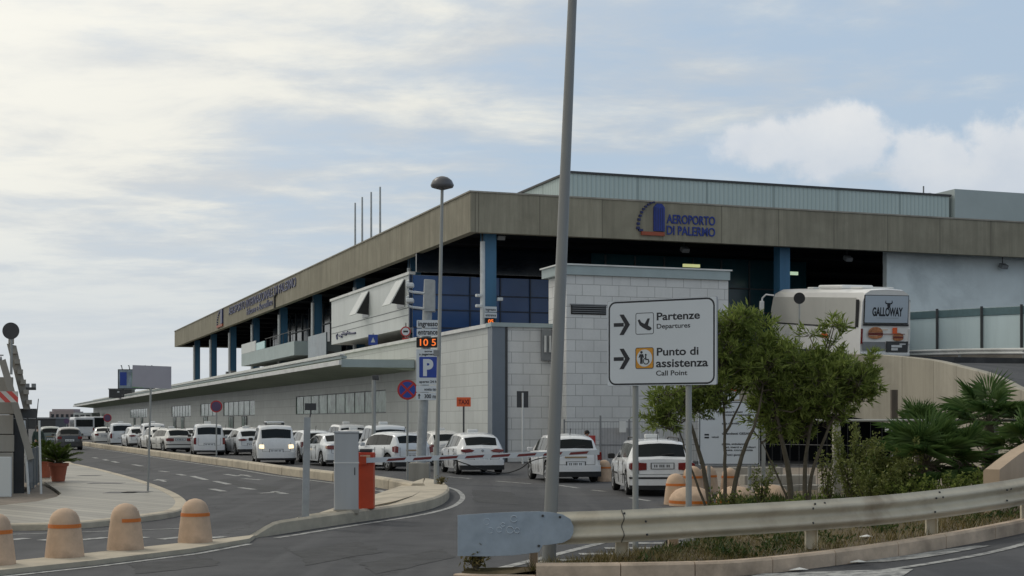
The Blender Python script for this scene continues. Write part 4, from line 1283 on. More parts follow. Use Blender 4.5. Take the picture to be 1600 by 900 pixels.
    if roof in ('aerial', 'rails'):
        MB().tube([(0.0, y0+.85, interp(S['top'], .85)), (0.0, y0+.72, interp(S['top'], .85)+.22)], .012, 5).build('aerial', M_BLACK, root)
    if roof == 'rails':
        for sx in (-1, 1):
            x = sx*(ww-.30)
            MB().tube([(x, y0+.72, zr-.02), (x, y0+.80, zr+.05), (x, y0+2.4, zr+.06), (x, y0+2.5, zr+.0)], .02, 6).build('roof_rail', M_BLACK, root)
    if roof in ('sign', 'rails'):
        s = MB().box(-.20, .20, y0+1.75, y0+1.90, zr+.03, zr+.15).build('roof_sign', M_TRIM, root, bevel=.03)
    if roof == 'pod':
        MB().box(-.42, .42, y0+.9, y0+2.1, zr+.10, zr+.16).build('roof_rack', M_PIPE, root, bevel=.03)
        for sx in (-.4, .4):
            MB().box(sx-.03, sx+.03, y0+.95, y0+2.05, zr-.02, zr+.10).build('rack_foot', M_DGREY, root)
    return root
def bumper(w, y0, z0, z1):
    pts = []
    for x, y in ((-w, .22), (-w, .05), (-w+.10, -.03), (-w*.5, -.055), (0, -.065), (w*.5, -.055), (w-.10, -.03), (w, .05), (w, .22)):
        pts.append((x, y0+y))
    pts += [(w-.12, y0+.22), (-w+.12, y0+.22)]
    m = MB().prism(pts, z0, z1)
    return m.v, m.f

PROTO = {}
def put_car(root, kind, px, bot, rot=TH, back=None):
    S = CARS[kind]
    x, y = G(px, bot)
    f = Vector((-math.sin(rot), math.cos(rot)))
    c = Vector((x, y)) + f*(S['L']/2 - (S['yr'] if back is None else back))
    root.location = (c.x, c.y, hgt(c.x, c.y)); root.rotation_euler = (0, 0, rot)
    return root

c1 = put_car(make_car('estate', 'white estate car with wide red tail lamps, nearest car behind the departures sign', M_CARW, 'estate', roof='rails'), 'estate', 1027, 773, R_(3.5))
c2 = put_car(make_car('suv', 'white hatchback with black tailgate spoiler, behind the tall grey pole', M_CARW, 'suv', roof='aerial'), 'suv', 892, 753, R_(11))
c3 = put_car(make_car('hatch', 'white taxi with almond red tail lamps and raked back window, beside the blue grey pier', M_CARW, 'mpv', roof='sign'), 'hatch', 747, 741, R_(13.5))
c4 = put_car(make_car('van', 'white taxi van with both its lights lit warm and a roof rack', M_CARW, 'van', cat='van', roof='pod', lit=True, name='taxi_van'), 'van', 430, 725, R_(13.5))
pv_ = put_car(make_car('van', 'white taxi van with tall dark back window, behind the faded round sign post', M_CARW, 'van', cat='van', roof='sign', name='taxi_van'), 'van', 326, 711, TH-0.08)
pe_ = put_car(make_car('sedan', 'white saloon taxi in the back row just right of the parking sign post', M_CARW, 'sedan', roof='sign'), 'sedan', 664, 721, TH-.02)

def another(src, kind, px, bot, rot, label):
    r = put_car(dup(src, (0, 0, 0), 0, label), kind, px, bot, rot)
    alt = (M_CARW, M_CARW2, M_CARW3, M_CARW)[(int(px)*7) % 4]
    for ch in r.children:
        if ch.data.materials and ch.data.materials[0] == M_CARW:
            ch.material_slots[0].link = 'OBJECT'; ch.material_slots[0].material = alt
    return r
another(c3, 'hatch', 695, 727, R_(14), 'white taxi half hidden by the slender lamp post, left of the orange TAXI sign')
another(pv_, 'van', 606, 728, R_(16), 'white taxi van with dark back window above the orange barrier unit')
another(c3, 'hatch', 561, 722, TH+.03, 'white taxi mostly hidden behind the grey barrier cabinet')
another(c2, 'suv', 494, 722, TH-.02, 'white taxi just right of the thin grey post on the island')
another(pe_, 'sedan', 530, 728, TH+.08, 'white saloon taxi at the left edge of the grey barrier cabinet')
another(c3, 'hatch', 390, 711, TH+.05, 'white taxi just left of the van with lit lights')
another(c2, 'suv', 353, 706.5, TH+.04, 'white taxi right of the van behind the faded round sign')
another(pe_, 'sedan', 300, 702.6, TH+.03, 'white saloon taxi just left of the van behind the faded round sign')
another(c1, 'estate', 275, 706.2, TH+.2, 'white estate taxi parked askew with its left flank showing')
another(c3, 'hatch', 251, 703.6, TH+.08, 'white taxi between the estate parked askew and the tall taxi van')
another(pv_, 'van', 240, 701.5, TH-.02, 'tall white taxi van right of the thin blank sign post on the pavement')
another(c3, 'hatch', 217, 699.8, TH+.05, 'small white taxi standing just behind the blank sign post')
another(pv_, 'van', 190, 697.5, TH-.02, 'far white taxi van right of the farthest faded round sign')
another(pe_, 'sedan', 163, 694.5, TH+.0, 'farthest white saloon taxi of the rank, below the far round sign')
another(c3, 'hatch', 391, 702.3, TH+.0, 'white taxi in the back row showing over the roofs right of the tall van')
another(c2, 'suv', 408, 704.6, TH-.03, 'white taxi in the back row left behind the van with lit lights')
another(pe_, 'sedan', 472, 713, TH+.02, 'white saloon taxi in the back row between the lit van and the grey post')
another(pv_, 'van', 548, 714, TH-.0, 'white taxi van in the back row behind the grey cabinet')
another(c2, 'suv', 634, 735, TH+.22, 'white hatchback taxi directly behind the no stopping sign post')
# dark cars on the left road
d1 = put_car(make_car('hatch', 'dark grey hatchback driving away behind the potted palms', M_CARD, 'hatch', group=None, name='dark_car'), 'hatch', 108, 703, TH+.0)
d2 = put_car(make_car('suv', 'grey green car left of the dark hatchback on the far road', M_CARG, 'suv', group=None, name='grey_car'), 'suv', 79, 699, TH)

# far white minibus
mbus = thing('minibus', 'far white minibus with dark back window at the end of the taxi rank', 'minibus', (*G(128, 686.5), 0), TH+.03)
MB().box(-1.02, 1.02, -2.9, 2.9, .35, 2.35).build('body', M_CARW, mbus, bevel=.12)
MB().box(-.85, .85, -2.915, -2.88, 1.35, 2.1).build('rear_window', M_CGLASS, mbus)
for sx in (-1, 1):
    MB().box(sx*1.005, sx*1.03, -2.6, 2.3, 1.35, 2.05).build('side_window', M_CGLASS, mbus)
    MB().box(sx*.84, sx*.98, -2.92, -2.88, .8, 1.25).build('tail_lamp', M_TAIL, mbus)
    for y in (-1.8, 1.8): wheel(mbus, sx*.92, y, .36, sx)
MB().box(-.28, .28, -2.93, -2.89, .62, .75).build('number_plate', M_PLATE, mbus)
cb = thing('coach', 'far dark backed coach standing beside the white minibus', 'coach', (*G(144, 681), 0), TH+.03)
MB().box(-1.2, 1.2, -4, 4, .4, 2.5).build('body', M_CARW, cb, bevel=.12)
MB().box(-1.1, 1.1, -4.02, -3.95, 1.0, 2.35).build('rear_window', M_CGLASS, cb)
for sx in (-1, 1):
    MB().box(sx*1.18, sx*1.21, -3.7, 3.6, 1.3, 2.2).build('side_window', M_CGLASS, cb)
    for y in (-2.2, 2.4): wheel(cb, sx*1.08, y, .42, sx)

# ================================================================== TOUR COACH on the departures road
bx, by = (1382-800)/F*68.0, 68.0
brot = R_(10.0)
bus = thing('tour_coach', 'white tour coach lettered GALLOWAY, seen from behind on the departures road', 'coach', (bx, by, 4.71), brot)
bus.rotation_euler = (R_(5.0), 0, brot)
# rear centre is the origin: y runs forward
bl, bw, bh = 12.4, 2.5, 3.45
def bus_ring(y, inset=0.0, dz=0.0):
    w = bw/2 - inset
    return [(-w, y, .34), (-w-.0, y, 1.5), (-w+.04, y, 2.75), (-w+.16, y, 3.22+dz), (-w+.42, y, 3.38+dz), (0, y, 3.43+dz), (w-.42, y, 3.38+dz), (w-.16, y, 3.22+dz), (w-.04, y, 2.75), (w, y, 1.5), (w, y, .34)]
rows = [bus_ring(.16, .10, -.14), bus_ring(.02, .03, -.05), bus_ring(.25), bus_ring(2), bus_ring(6), bus_ring(11.3), bus_ring(12.0, .06, -.08), bus_ring(12.4, .22, -.35)]
rows[0] = [(p[0], .06, p[2]) for p in rows[0]]
bm_ = MB().grid(rows)
n_ = len(rows[0])
bm_.f.append(tuple(range(n_))); bm_.f.append(tuple((len(rows)-1)*n_+k for k in range(n_)))
bm_.build('body', M_BUSW, bus, smooth=True)
M_SHEET = mat('window_film_grey', (0.52, 0.52, 0.49), 0.35, 0.05, 0.8)
M_REARF = mat('window_film_blue_grey', (0.40, 0.46, 0.53), 0.4, 0.04, 0.8)
for sx in (-1, 1):
    MB().slab([(.55, 1.62), (11.6, 1.62), (11.95, 2.2), (11.6, 2.98), (.55, 2.98)], (sx*(bw/2 + (.004 if sx < 0 else .0)), 0, 0), (0, 1, 0), (0, 0, 1), .02 if sx > 0 else -.02).build('side_window', M_SHEET, bus)
    wj = MB()
    for y in (4.2, 8.0): wj.box(sx*(bw/2+.020), sx*(bw/2+.024), y-.006, y+.006, 1.62, 2.9)
    wj.box(sx*(bw/2+.0), sx*(bw/2+.03), .25, .55, 1.62, 2.9)
    wj.box(sx*(bw/2+.0), sx*(bw/2+.028), .5, 10.9, 1.56, 1.62); wj.build('window_pillar', M_BLACK, bus)
# rear screen
rs_ = MB().box(-1.10, 1.10, -.012, .05, 1.80, 3.12).build('rear_window', M_BLACK, bus, bevel=.02)
fl_ = MB().box(-1.06, 1.06, -.022, -.013, 1.84, 3.09).build('window_film', M_REARF, rs_)
ft = text_mesh('GALLOWAY', -.70, .80, 2.16, .38, (0, -.023, 0), (1, 0, 0), (0, 0, 1), .04, .006)
ft.build('lettering', M_INK, fl_)
MB().box(-.5, .6, -.026, -.023, 2.05, 2.065).build('lettering_line', M_GREY, fl_)
# cattle-head emblem above the name
e = MB()
o_ = (0.10, -.023, 2.66)
e.slab([(-.09, .06), (-.05, .10), (.05, .10), (.09, .06), (.07, -.08), (.03, -.14), (-.03, -.14), (-.07, -.08)], o_, (1, 0, 0), (0, 0, 1), .006)
for sx in (-1, 1):
    q_ = [(sx*.05, .09), (sx*.13, .11), (sx*.15, .24), (sx*.19, .12), (sx*.15, .04), (sx*.08, .05)]
    e.slab(q_ if sx > 0 else q_[::-1], o_, (1, 0, 0), (0, 0, 1), .006)
e.build('emblem', M_INK, fl_)
# lower tail: food pictures, dark engine panel with plates
def bunslab(cx, cz, w, h, top):
    n = 14; pts = []
    if top:
        pts = [(cx + w*math.cos(PI*k/n), cz + h*math.sin(PI*k/n)) for k in range(n+1)]
    else:
        pts = [(cx - w*math.cos(PI*k/n), cz - h*math.sin(PI*k/n)) for k in range(n+1)]
    return pts
M_BUN = mat('printed_bun', (0.42, 0.17, 0.07), 0.5, 0.5, 9.0)
M_MEAT = mat('printed_brown', (0.16, 0.03, 0.02), 0.5, 0.4, 12.0)
M_LETT = mat('printed_cream', (0.62, 0.45, 0.30), 0.5, 0.3, 12.0)
pn = (0, -.018, 0)
d = MB(); d.slab(bunslab(-.50, 1.38, .36, .26, True), pn, (1, 0, 0), (0, 0, 1), .006); d.slab(bunslab(.62, 1.22, .26, .16, True), pn, (1, 0, 0), (0, 0, 1), .006); d.slab(bunslab(-.50, 1.24, .36, .15, False), pn, (1, 0, 0), (0, 0, 1), .006); d.slab(bunslab(.62, 1.12, .26, .12, False), pn, (1, 0, 0), (0, 0, 1), .006)
pic = d.build('picture', M_BUN, bus)
d = MB(); d.box(-.86, -.14, -.027, -.018, 1.245, 1.37); d.box(.36, .88, -.027, -.018, 1.12, 1.21); d.box(-.14, .95, -.027, -.018, 1.30, 1.335); d.build('picture_filling', M_MEAT, pic)
d = MB(); d.box(.33, .56, -.026, -.018, 1.34, 1.62); d.build('picture_cup', M_SIGNO, pic)
d = MB(); d.box(-.20, .10, -.026, -.018, 1.50, 1.53); d.box(-.84, -.4, -.03, -.027, 1.22, 1.245); d.build('picture_detail', M_LETT, pic)
MB().box(-1.12, 1.12, -.02, .02, 1.70, 1.78).build('rear_trim', M_BLACK, bus)
MB().box(.05, 1.12, -.022, .02, .48, .98).build('engine_panel', M_DGREY, bus)
MB().box(-1.12, 0, -.024, .02, .55, .95).build('engine_grille', M_GREY, bus)
MB().box(.30, .82, -.035, -.022, .70, .81).build('number_plate', M_PLATE, bus)
MB().box(.30, .62, -.035, -.022, .56, .67).build('number_plate', M_PLATE, bus)
MB().box(.70, 1.0, -.03, -.022, .83, .88).build('sticker', M_PLATE, bus)
MB().box(-1.2, 1.22, -.06, .15, .30, .45).build('rear_bumper', M_CARW, bus, bevel=.03)
for sx in (-1, 1):
    MB().box(sx*1.13, sx*1.22, -.025, .1, .85, 1.55).build('tail_lamp', M_TAIL if sx < 0 else M_TRIM, bus)
    for y in (2.2, 3.5, 9.0): wheel(bus, sx*1.08, y, .50, sx)
MB().box(-.85, .85, 3.4, 6.4, 3.40, 3.60).build('roof_unit', M_BUSW, bus, bevel=.10, segs=3)
MB().box(-.7, .7, 7.4, 8.2, 3.40, 3.50).build('roof_hatch', M_TRIM, bus, bevel=.04)
MB().box(-.8, .8, 1.0, 2.4, 3.40, 3.50).build('roof_hatch', M_TRIM, bus, bevel=.04)
mm = MB().tube([(-1.05, 12.1, 3.05), (-1.45, 12.3, 3.1), (-1.62, 12.4, 2.9), (-1.66, 12.4, 2.4)], .05, 6).build('mirror_arm', M_CARW, bus)
MB().box(-1.78, -1.52, 12.3, 12.46, 2.0, 2.75).build('mirror', M_CARW, mm, bevel=.05)
d = MB()
for y in (8.6, 6.0, 3.2):
    d.slab([(y+1.2*math.cos(t*PI/12), 1.0+.5*math.sin(t*PI/12)) for t in range(13)], (-bw/2-.003, 0, 0), (0, 1, 0), (0, 0, 1), -.008)
d.build('wheel_arch', M_TRIM, bus)
MB().slab([(4.3+.55*math.cos(t*PI/8), 1.0+.28*math.sin(t*PI/8)) for t in range(9)], (-bw/2-.012, 0, 0), (0, 1, 0), (0, 0, 1), -.008).build('picture', M_SIGNO, bus)

# ================================================================== SIGNS, POLES, BARRIER
XU = Vector((1, 0, 0)); ZU = Vector((0, 0, 1))
def lean_pole(name, label, cat, top, base, r0, r1, m, group=None):
    d_ = Vector(top)-Vector(base)
    o = MB().tube([(0, 0, -.05), d_*0.5, d_], [r0, (r0+r1)/2, r1], 14).build(name, m, smooth=True, loc=base)
    return tag(o, label, cat, group)
# tall pole in the foreground
b_ = P(857, 888, 19.75); t_ = P(897, -60, 19.75)
tp = thing('lamp_pole', 'tall leaning grey pole rising behind the end of the guardrail', 'pole', (b_.x, b_.y, 0))
dv = t_ - Vector((b_.x, b_.y, 0))
M_TP = mat('tall_pole_paint', (0.25, 0.255, 0.25), 0.5, 0.10, 1.6, metal=0.25, dirt=((0.16, 0.155, 0.145), 0.6), streak=True)
MB().tube([(0, 0, 0), dv*.33, dv*.66, dv], [.096, .084, .071, .058], 18).build('shaft', M_TP, tp, smooth=True)
MB().lathe([(.15, 0), (.15, .06), (.11, .10)], 16).build('base_collar', M_CONC, tp)
# slender lamp with dome on the island nose
b_ = P(682, 768, 40.5); b_.z = 0.22; t_ = P(691, 290, 40.5)
lp_ = thing('street_lamp', 'slender street lamp with a dark dome head on the island nose', 'street lamp', b_)
dv = t_ - b_
MB().tube([(0, 0, 0), (0, 0, 1.2)], .075, 10).build('sleeve', M_POLE, lp_, smooth=True)
MB().tube([dv*.12, dv*.5, dv*.99], [.062, .052, .042], 10).build('pole', M_POLE, lp_, smooth=True)
MB().lathe([(.06, -.12), (.30, -.05), (.325, 0), (.32, .03), (.27, .14), (.17, .22), (.06, .255), (.01, .26)], 24, Matrix.Translation(dv)).build('lamp_head', mat('lamp_dome', (0.10, 0.10, 0.11), 0.4), lp_, smooth=True)
MB().obox((0, 0, 3.65), (.16, .14, .16)).build('junction_box', M_GREY, lp_)
# departures sign
sx0, sy0 = 2.215, 21.7
ds = thing('direction_sign', 'white direction sign with arrows reading Partenze Departures and Punto di assistenza Call Point', 'sign', (sx0, sy0, 0), R_(-32))
SW, SZ0, SZ1 = .902, 2.52, 3.81
MB().slab(rrect(-SW, SW, SZ0, SZ1, .02, 2), (0, 0, 0), XU, ZU, -.03).build('panel', M_SIGNBACK, ds)
MB().slab(rrect(-SW+.004, SW-.004, SZ0+.004, SZ1-.004, .02, 2), (0, -.001, 0), XU, ZU, .003).build('face', M_SIGNW, ds)
def pane(c0, c1): return -SW + (c0-448)/592*2*SW, SZ1 - (c1-290)/485*(SZ1-SZ0)
def ring(x0, x1, z0, z1, r, t, mb=None):
    mb = mb or MB()
    a = rrect(x0, x1, z0, z1, r); b = rrect(x0+t, x1-t, z0+t, z1-t, max(.005, r-t))
    n = len(a)
    o = -.0045
    vs = [(p[0], o, p[1]) for p in a] + [(p[0], o, p[1]) for p in b]
    return mb.add(vs, [(i, (i+1) % n, n+(i+1) % n, n+i) for i in range(n)])
bx0, bz1 = pane(455, 295); bx1, bz0 = pane(1030, 770)
bd = ring(bx0, bx1, bz0, bz1, .12, .026)
bd.build('border', M_INK, ds)
ar = MB()
for zc in (427, 621):
    xa, zt = pane(485, zc-58); xb, zb = pane(573, zc+58); zm = (zt+zb)/2; th_ = .052
    ar.slab([(xa, zm-.028), (xb-.10, zm-.028), (xb-.10, zm+.028), (xa, zm+.028)], (0, -.004, 0), XU, ZU, .003)
    ar.slab([(xb-.17, zt), (xb-.10, zt), (xb+.005, zm), (xb-.10, zb), (xb-.17, zb), (xb-.075, zm)][::-1], (0, -.004, 0), XU, ZU, .005)
ar.build('arrow', M_INK, ds)
x0, z1 = pane(606, 364); x1, z0 = pane(706, 486)
ic = ring(x0, x1, z0, z1, .03, .010)
cx_, cz_ = (x0+x1)/2, (z0+z1)/2
# aeroplane taking off
pl_ = [(-.115, .055), (-.085, .065), (-.055, .02), (.0, -.005), (.05, .075), (.085, .075), (.055, -.03), (.10, -.055), (.12, -.08), (.09, -.105), (.05, -.10), (-.03, -.06), (-.085, -.02)]
ic.slab([(cx_+a, cz_+b) for a, b in pl_][::-1], (0, -.004, 0), XU, ZU, .003)
ic.build('departures_icon', M_INK, ds)
x0, z1 = pane(606, 560); x1, z0 = pane(705, 679)
ib_ = MB().slab(rrect(x0, x1, z0, z1, .03), (0, -.004, 0), XU, ZU, .003).build('assistance_icon', M_SIGNY, ds)
cx_, cz_ = (x0+x1)/2, (z0+z1)/2
MB().slab(circ(cx_, cz_, .128, 28), (0, -.0072, 0), XU, ZU, .002).build('icon_disc', M_SIGNW, ib_)
fg = ring(x0, x1, z0, z1, .03, .009)
fg.v = [(p[0], -.0095, p[2]) for p in fg.v]
fi = MB()
oo = (cx_, -.0095, cz_)
fi.slab(circ(-.05, .088, .020, 12), oo, XU, ZU, .003)
fi.slab([(-.078, .06), (-.022, .06), (-.006, .01), (-.022, .005), (-.03, .03), (-.03, -.085), (-.047, -.085), (-.05, -.02), (-.053, -.085), (-.07, -.085), (-.07, .03), (-.085, .005), (-.098, .01)][::-1], oo, XU, ZU, .003)
fi.slab(circ(.022, .048, .016, 12), oo, XU, ZU, .003)
fi.slab([(.012, .03), (.03, .03), (.034, -.012), (.07, -.012), (.086, -.062), (.072, -.066), (.058, -.03), (.014, -.03)][::-1], oo, XU, ZU, .003)
ro, ri = .052, .038
n = 18; vs = []
for k in range(n+1):
    a = R_(110 + 250*k/n); vs += [(cx_+.028+ro*math.cos(a), -.0125, cz_-.045+ro*math.sin(a)), (cx_+.028+ri*math.cos(a), -.0125, cz_-.045+ri*math.sin(a))]
fi.add(vs, [(2*k, 2*k+1, 2*k+3, 2*k+2) for k in range(n)])
fi.add(fg.v, fg.f)
fi.build('icon_figures', M_INK, ib_)
tx = MB()
for body, c0, c1, base, cap, wt in (('Partenze', 722, 952, 409, 43, .022), ('Departures', 722, 901, 456, 27, .016), ('Punto di', 722, 945, 607, 44, .022), ('assistenza', 718, 995, 672, 46, .022), ('Call Point', 718, 886, 719, 28, .016)):
    xa, zb = pane(c0, base); xb, _ = pane(c1, base)
    q = text_mesh(body, xa, xb, zb, cap/485*(SZ1-SZ0)*.98, (0, -.0015, 0), XU, ZU, wt, .004)
    tx.add(q.v, q.f)
tx.build('lettering', M_INK, ds)
for u in (-.46, .42):
    MB().tube([(u, .07, -.1), (u, .07, 2.6)], .045, 12).build('post', M_POLE, ds, smooth=True)
    MB().tube([(u, .07, 2.55), (u, .07, 3.75)], .043, 12).build('post', M_STEEL, ds, smooth=True)

# car park entrance sign on its thick galvanised post
b_ = P(657, 752, 46.5); b_.z = 0
ps = thing('car_park_sign', 'thick galvanised post with ingresso entrance board, lit number 105 and blue P panel', 'sign', b_)
pt_ = P(670, 437, 46.5) - b_
MB().tube([(0, 0, .4), pt_], [.16, .15], 14).build('post', M_STEEL, ps, smooth=True)
MB().box(-.36, .30, -.3, .35, 0, .66).build('concrete_base', M_CONC, ps, bevel=.03)
S_ = F/46.2
def lx(px): return (px-800)/S_ - b_.x
def lz(py): return CAMH - (py-657)/S_
def board(name, x0, x1, y0, y1, m, yoff=-.27, parent=None, r=.02):
    return MB().slab(rrect(lx(x0), lx(x1), lz(y1), lz(y0), r, 3), (0, yoff, 0), XU, ZU, -.03).build(name, m, parent or ps)
def words_(board_, body, x0, x1, base, cap, m, yoff=-.272, wt=.02):
    return text_mesh(body, lx(x0), lx(x1), lz(base), cap/S_, (0, yoff, 0), XU, ZU, wt, .006).build('lettering', m, board_)
q = board('board', 651, 686, 500, 512, M_SIGNW); words_(q, 'ingresso', 653.5, 684, 509.5, 8.0, M_INK)
q = board('board', 651, 686, 513.5, 525, M_SIGNW); words_(q, 'entrance', 653, 684, 522.5, 8.0, M_INK)
q = board('display', 650.5, 686, 527, 543, M_BLACK); words_(q, '10 5', 656, 681, 540.0, 10.5, M_LED, wt=.01)
q = board('panel', 650.5, 686.5, 545.5, 601, M_SIGNW)
sq = MB().slab(rrect(lx(655), lx(683), lz(590), lz(557.5), .03), (0, -.271, 0), XU, ZU, .004).build('blue_square', M_SIGNB, q)
text_mesh('P', lx(661), lx(677), lz(586), 24/S_, (0, -.276, 0), XU, ZU, .05, .004).build('lettering', M_SIGNW, sq)
words_(q, 'a pagamento', 655, 682, 555, 3.6, M_INK); words_(q, 'zona', 663, 675, 550, 2.8, M_INK); words_(q, 'aperto 24 h', 655, 682, 598, 3.6, M_INK)
q = board('board', 650, 686, 602.5, 612.5, M_SIGNW); words_(q, 'sosta taxi', 663, 684, 610, 4, M_INK); 
q = board('board', 650, 684, 613.5, 625, M_SIGNW); words_(q, '300 m', 663, 681, 622, 6.0, M_INK)
MB().slab([(lx(654), lz(623)), (lx(655.6), lz(623)), (lx(655.6), lz(618)), (lx(657.2), lz(618)), (lx(654.8), lz(615)), (lx(652.4), lz(618)), (lx(654), lz(618))], (0, -.273, 0), XU, ZU, .003).build('arrow', M_INK, q)
for y0, y1 in ((452, 461), (476, 485)):
    cmr = MB().tube([(lx(666), -.1, lz(y0+6)), (lx(645), -.25, lz(y0+4)), (lx(637), -.3, lz(y0+2))], .04, 8).build('camera_arm', M_PIPE, ps)
    MB().obox((lx(641), -.35, lz(y0-6)), (.24, .36, .14)).build('camera', M_PIPE, cmr, bevel=.04)
    MB().tube([(lx(637), -.3, lz(y0+2)), (lx(635), -.3, lz(y0-12)), (lx(639), -.3, lz(y0-14))], .025, 6).build('bracket', M_PIPE, cmr)
MB().box(lx(663), lx(679), -.2, .2, lz(486), lz(437)).build('mast_head', M_STEEL, ps)

# no stopping sign
def round_sign(name, label, px, py, pbase, d, rad, face, rim=None, back=False, post_r=.035, cat='sign', group=None, rz=0, zb=None):
    c = P(px, py, d); base = P(px, pbase, d) if zb is None else Vector((c.x, d, zb))
    r = thing(name, label, cat, (c.x, d, base.z if zb is not None else 0), rz, group)
    o = Vector((0, 0, c.z - r.location.z))
    MB().tube([(0, .03, 0), (0, .03, o.z + rad*.9)], post_r, 10).build('post', M_POLE, r, smooth=True)
    dsk = MB().slab(circ(0, 0, rad, 30), (0, -.012, o.z), XU, ZU, -.02).build('disc', rim or face, r)
    if rim: MB().slab(circ(0, 0, rad*.80, 30), (0, -.016, o.z), XU, ZU, .004).build('disc_face', face, dsk)
    return r, o.z
ns_, zc = round_sign('no_stopping_sign', 'round red and blue no stopping sign with a cross, left of the parking panel', 636.5, 609, 752, 48.5, .335, M_SIGNB, M_SIGNR)
x_ = MB()
for a in (45, -45):
    Mr = Matrix.Translation((0, -.024, zc)) @ Matrix.Rotation(R_(a), 4, 'Y')
    b = MB().box(-.268, .268, -.002, .002, -.032, .032); x_.add([Mr @ Vector(p) for p in b.v], b.f)
    for q_ in x_.v: pass
x_.v = [(p[0], p[1] - (.004 if i >= 8 else 0), p[2]) for i, p in enumerate(x_.v)]
x_.build('cross', M_SIGNR, ns_)
round_sign('round_sign', 'faded purple round sign in front of the taxi van with tall back window', 338, 635, 718, 75, .31, M_PURPLE, M_SIGNR, group='faded round signs along the rank')
round_sign('round_sign', 'farthest faded purple round sign, beyond the taxis at the end of the rank', 168, 653, 694, 118, .33, M_PURPLE, M_SIGNR, group='faded round signs along the rank')
round_sign('round_sign', 'small far red round sign near the minibus', 104, 658, 684, 160, .30, M_PURPLE)
# back of a round sign on the left concrete stair and another in front of the coach
rs1, _ = round_sign('round_sign', 'dark round sign on a post above the left concrete stairs', 17, 517, 575, 38.0, .22, M_DGREY, zb=3.2)
rs2, _ = round_sign('round_sign', 'black round sign seen against the side of the white coach', 1249, 466, 560, 63.5, .25, M_BLACK, zb=4.72, post_r=.04)
# blank board on the pavement post
b_ = G(231, 767, .12)
wb = thing('notice_board', 'pale lilac grey board on a thin post standing on the left pavement', 'sign', (b_[0], b_[1], .12))
s_ = F/b_[1]
MB().tube([(0, 0, 0), (.08, 0, (767-600)/s_)], .028, 10).build('post', M_POLE, wb, smooth=True)
MB().slab([(-.42, 2.78), (.63, 2.72), (.63, 3.32), (-.40, 3.36)], (0, -.03, 0), XU, ZU, -.02).build('board', mat('lilac_board', (0.34, 0.34, 0.40), 0.5, 0.06, 1.0, dirt=((0.25, 0.25, 0.31), 0.4)), wb)
# TAXI sign
c = P(724.5, 628, 66.0)
tx_ = thing('taxi_sign', 'orange red rectangular TAXI sign on a post before the white wall', 'sign', (c.x, c.y, 0), TH*.3)
MB().tube([(0, .03, 0), (0, .03, c.z-.1)], .04, 8).build('post', M_DGREY, tx_)
pb = MB().box(-.32, .32, -.02, .02, c.z-.21, c.z+.21).build('board', M_SIGNO, tx_)
text_mesh('TAXI', -.24, .24, c.z-.10, .20, (0, -.021, 0), XU, ZU, .03, .006).build('lettering', mat('dark_red_ink', (0.16, 0.012, 0.008), 0.5), pb)
# dark panel on a post by the front wall
c = P(816.5, 624, 67.5)
dp = thing('panel_sign', 'dark rectangular panel on a pale post by the front stone wall', 'sign', (c.x, c.y, 0), TH*.5)
MB().tube([(0, -.04, 0), (0, -.04, c.z+.30)], .045, 8).build('post', M_TRIM, dp)
MB().box(-.27, .27, -.02, .02, c.z-.38, c.z+.38).build('board', M_DGREY, dp)
# signs above the lower wall
r1 = W(.15, 16.0, 6.7)
ws = thing('restriction_sign', 'small red ringed round sign above the lower white wall near the pavilion corner', 'sign', r1)
MB().tube([(0, .03, 0), (0, .03, 1.0)], .04, 8).build('post', M_POLE, ws)
zc = P(630, 518, r1.y).z - 6.7
dk_ = MB().slab(circ(0, 0, .30, 26), (0, -.01, zc), XU, ZU, -.02).build('disc', M_SIGNR, ws)
MB().slab(circ(0, 0, .225, 26), (0, -.014, zc), XU, ZU, .003).build('disc_face', M_SIGNW, dk_)
MB().box(-.14, .14, -.024, -.019, zc-.05, zc+.05).build('symbol', M_INK, dk_)
MB().box(-.2, .2, -.02, .0, zc-.48, zc-.36).build('plate', M_SIGNR, ws)
d_ = 93.0
c = P(573, 531, d_)
lq = (d_ - 70)/LD.y
bs_ = thing('pedestrian_sign', 'small blue square sign under the white pavilion', 'sign', W(.12, 23.5, 6.7))
zz_ = P(573, 531, bs_.location.y).z - 6.7
MB().tube([(0, .03, 0), (0, .03, .8)], .04, 8).build('post', M_POLE, bs_)
pb = MB().box(-.30, .30, -.02, .01, zz_-.33, zz_+.33).build('board', M_SIGNB, bs_)
MB().slab([(-.14, -.16), (.14, -.16), (0, .16)], (0, -.021, zz_), XU, ZU, .004).build('symbol', mat('sign_pale', (0.5, 0.55, 0.6), 0.5), pb)
# repeat of the parking entry sign on the corner column
cp_ = W(2.36, 7.0, 0)
r_, z_ = at_px(766, 488, 7.05)
es = thing('entry_board', 'small ingresso entrance board with a red display on the blue corner column', 'sign', W(r_, 7.02, z_), TH)
q = MB().box(-.34, .34, -.05, .0, .02, .30).build('board', M_SIGNW, es); text_mesh('ingresso', -.29, .29, .08, .14, (0, -.051, 0), XU, ZU, .02, .004).build('lettering', M_INK, q)
q = MB().box(-.34, .34, -.05, .0, -.30, -.02).build('board', M_SIGNW, es); text_mesh('entrance', -.29, .29, -.22, .14, (0, -.051, 0), XU, ZU, .02, .004).build('lettering', M_INK, q)
q = MB().box(-.26, .26, -.05, .0, -.62, -.34).build('display', M_BLACK, es); text_mesh('05', -.15, .15, -.58, .20, (0, -.051, 0), XU, ZU, .04, .004).build('lettering', M_LED, q)
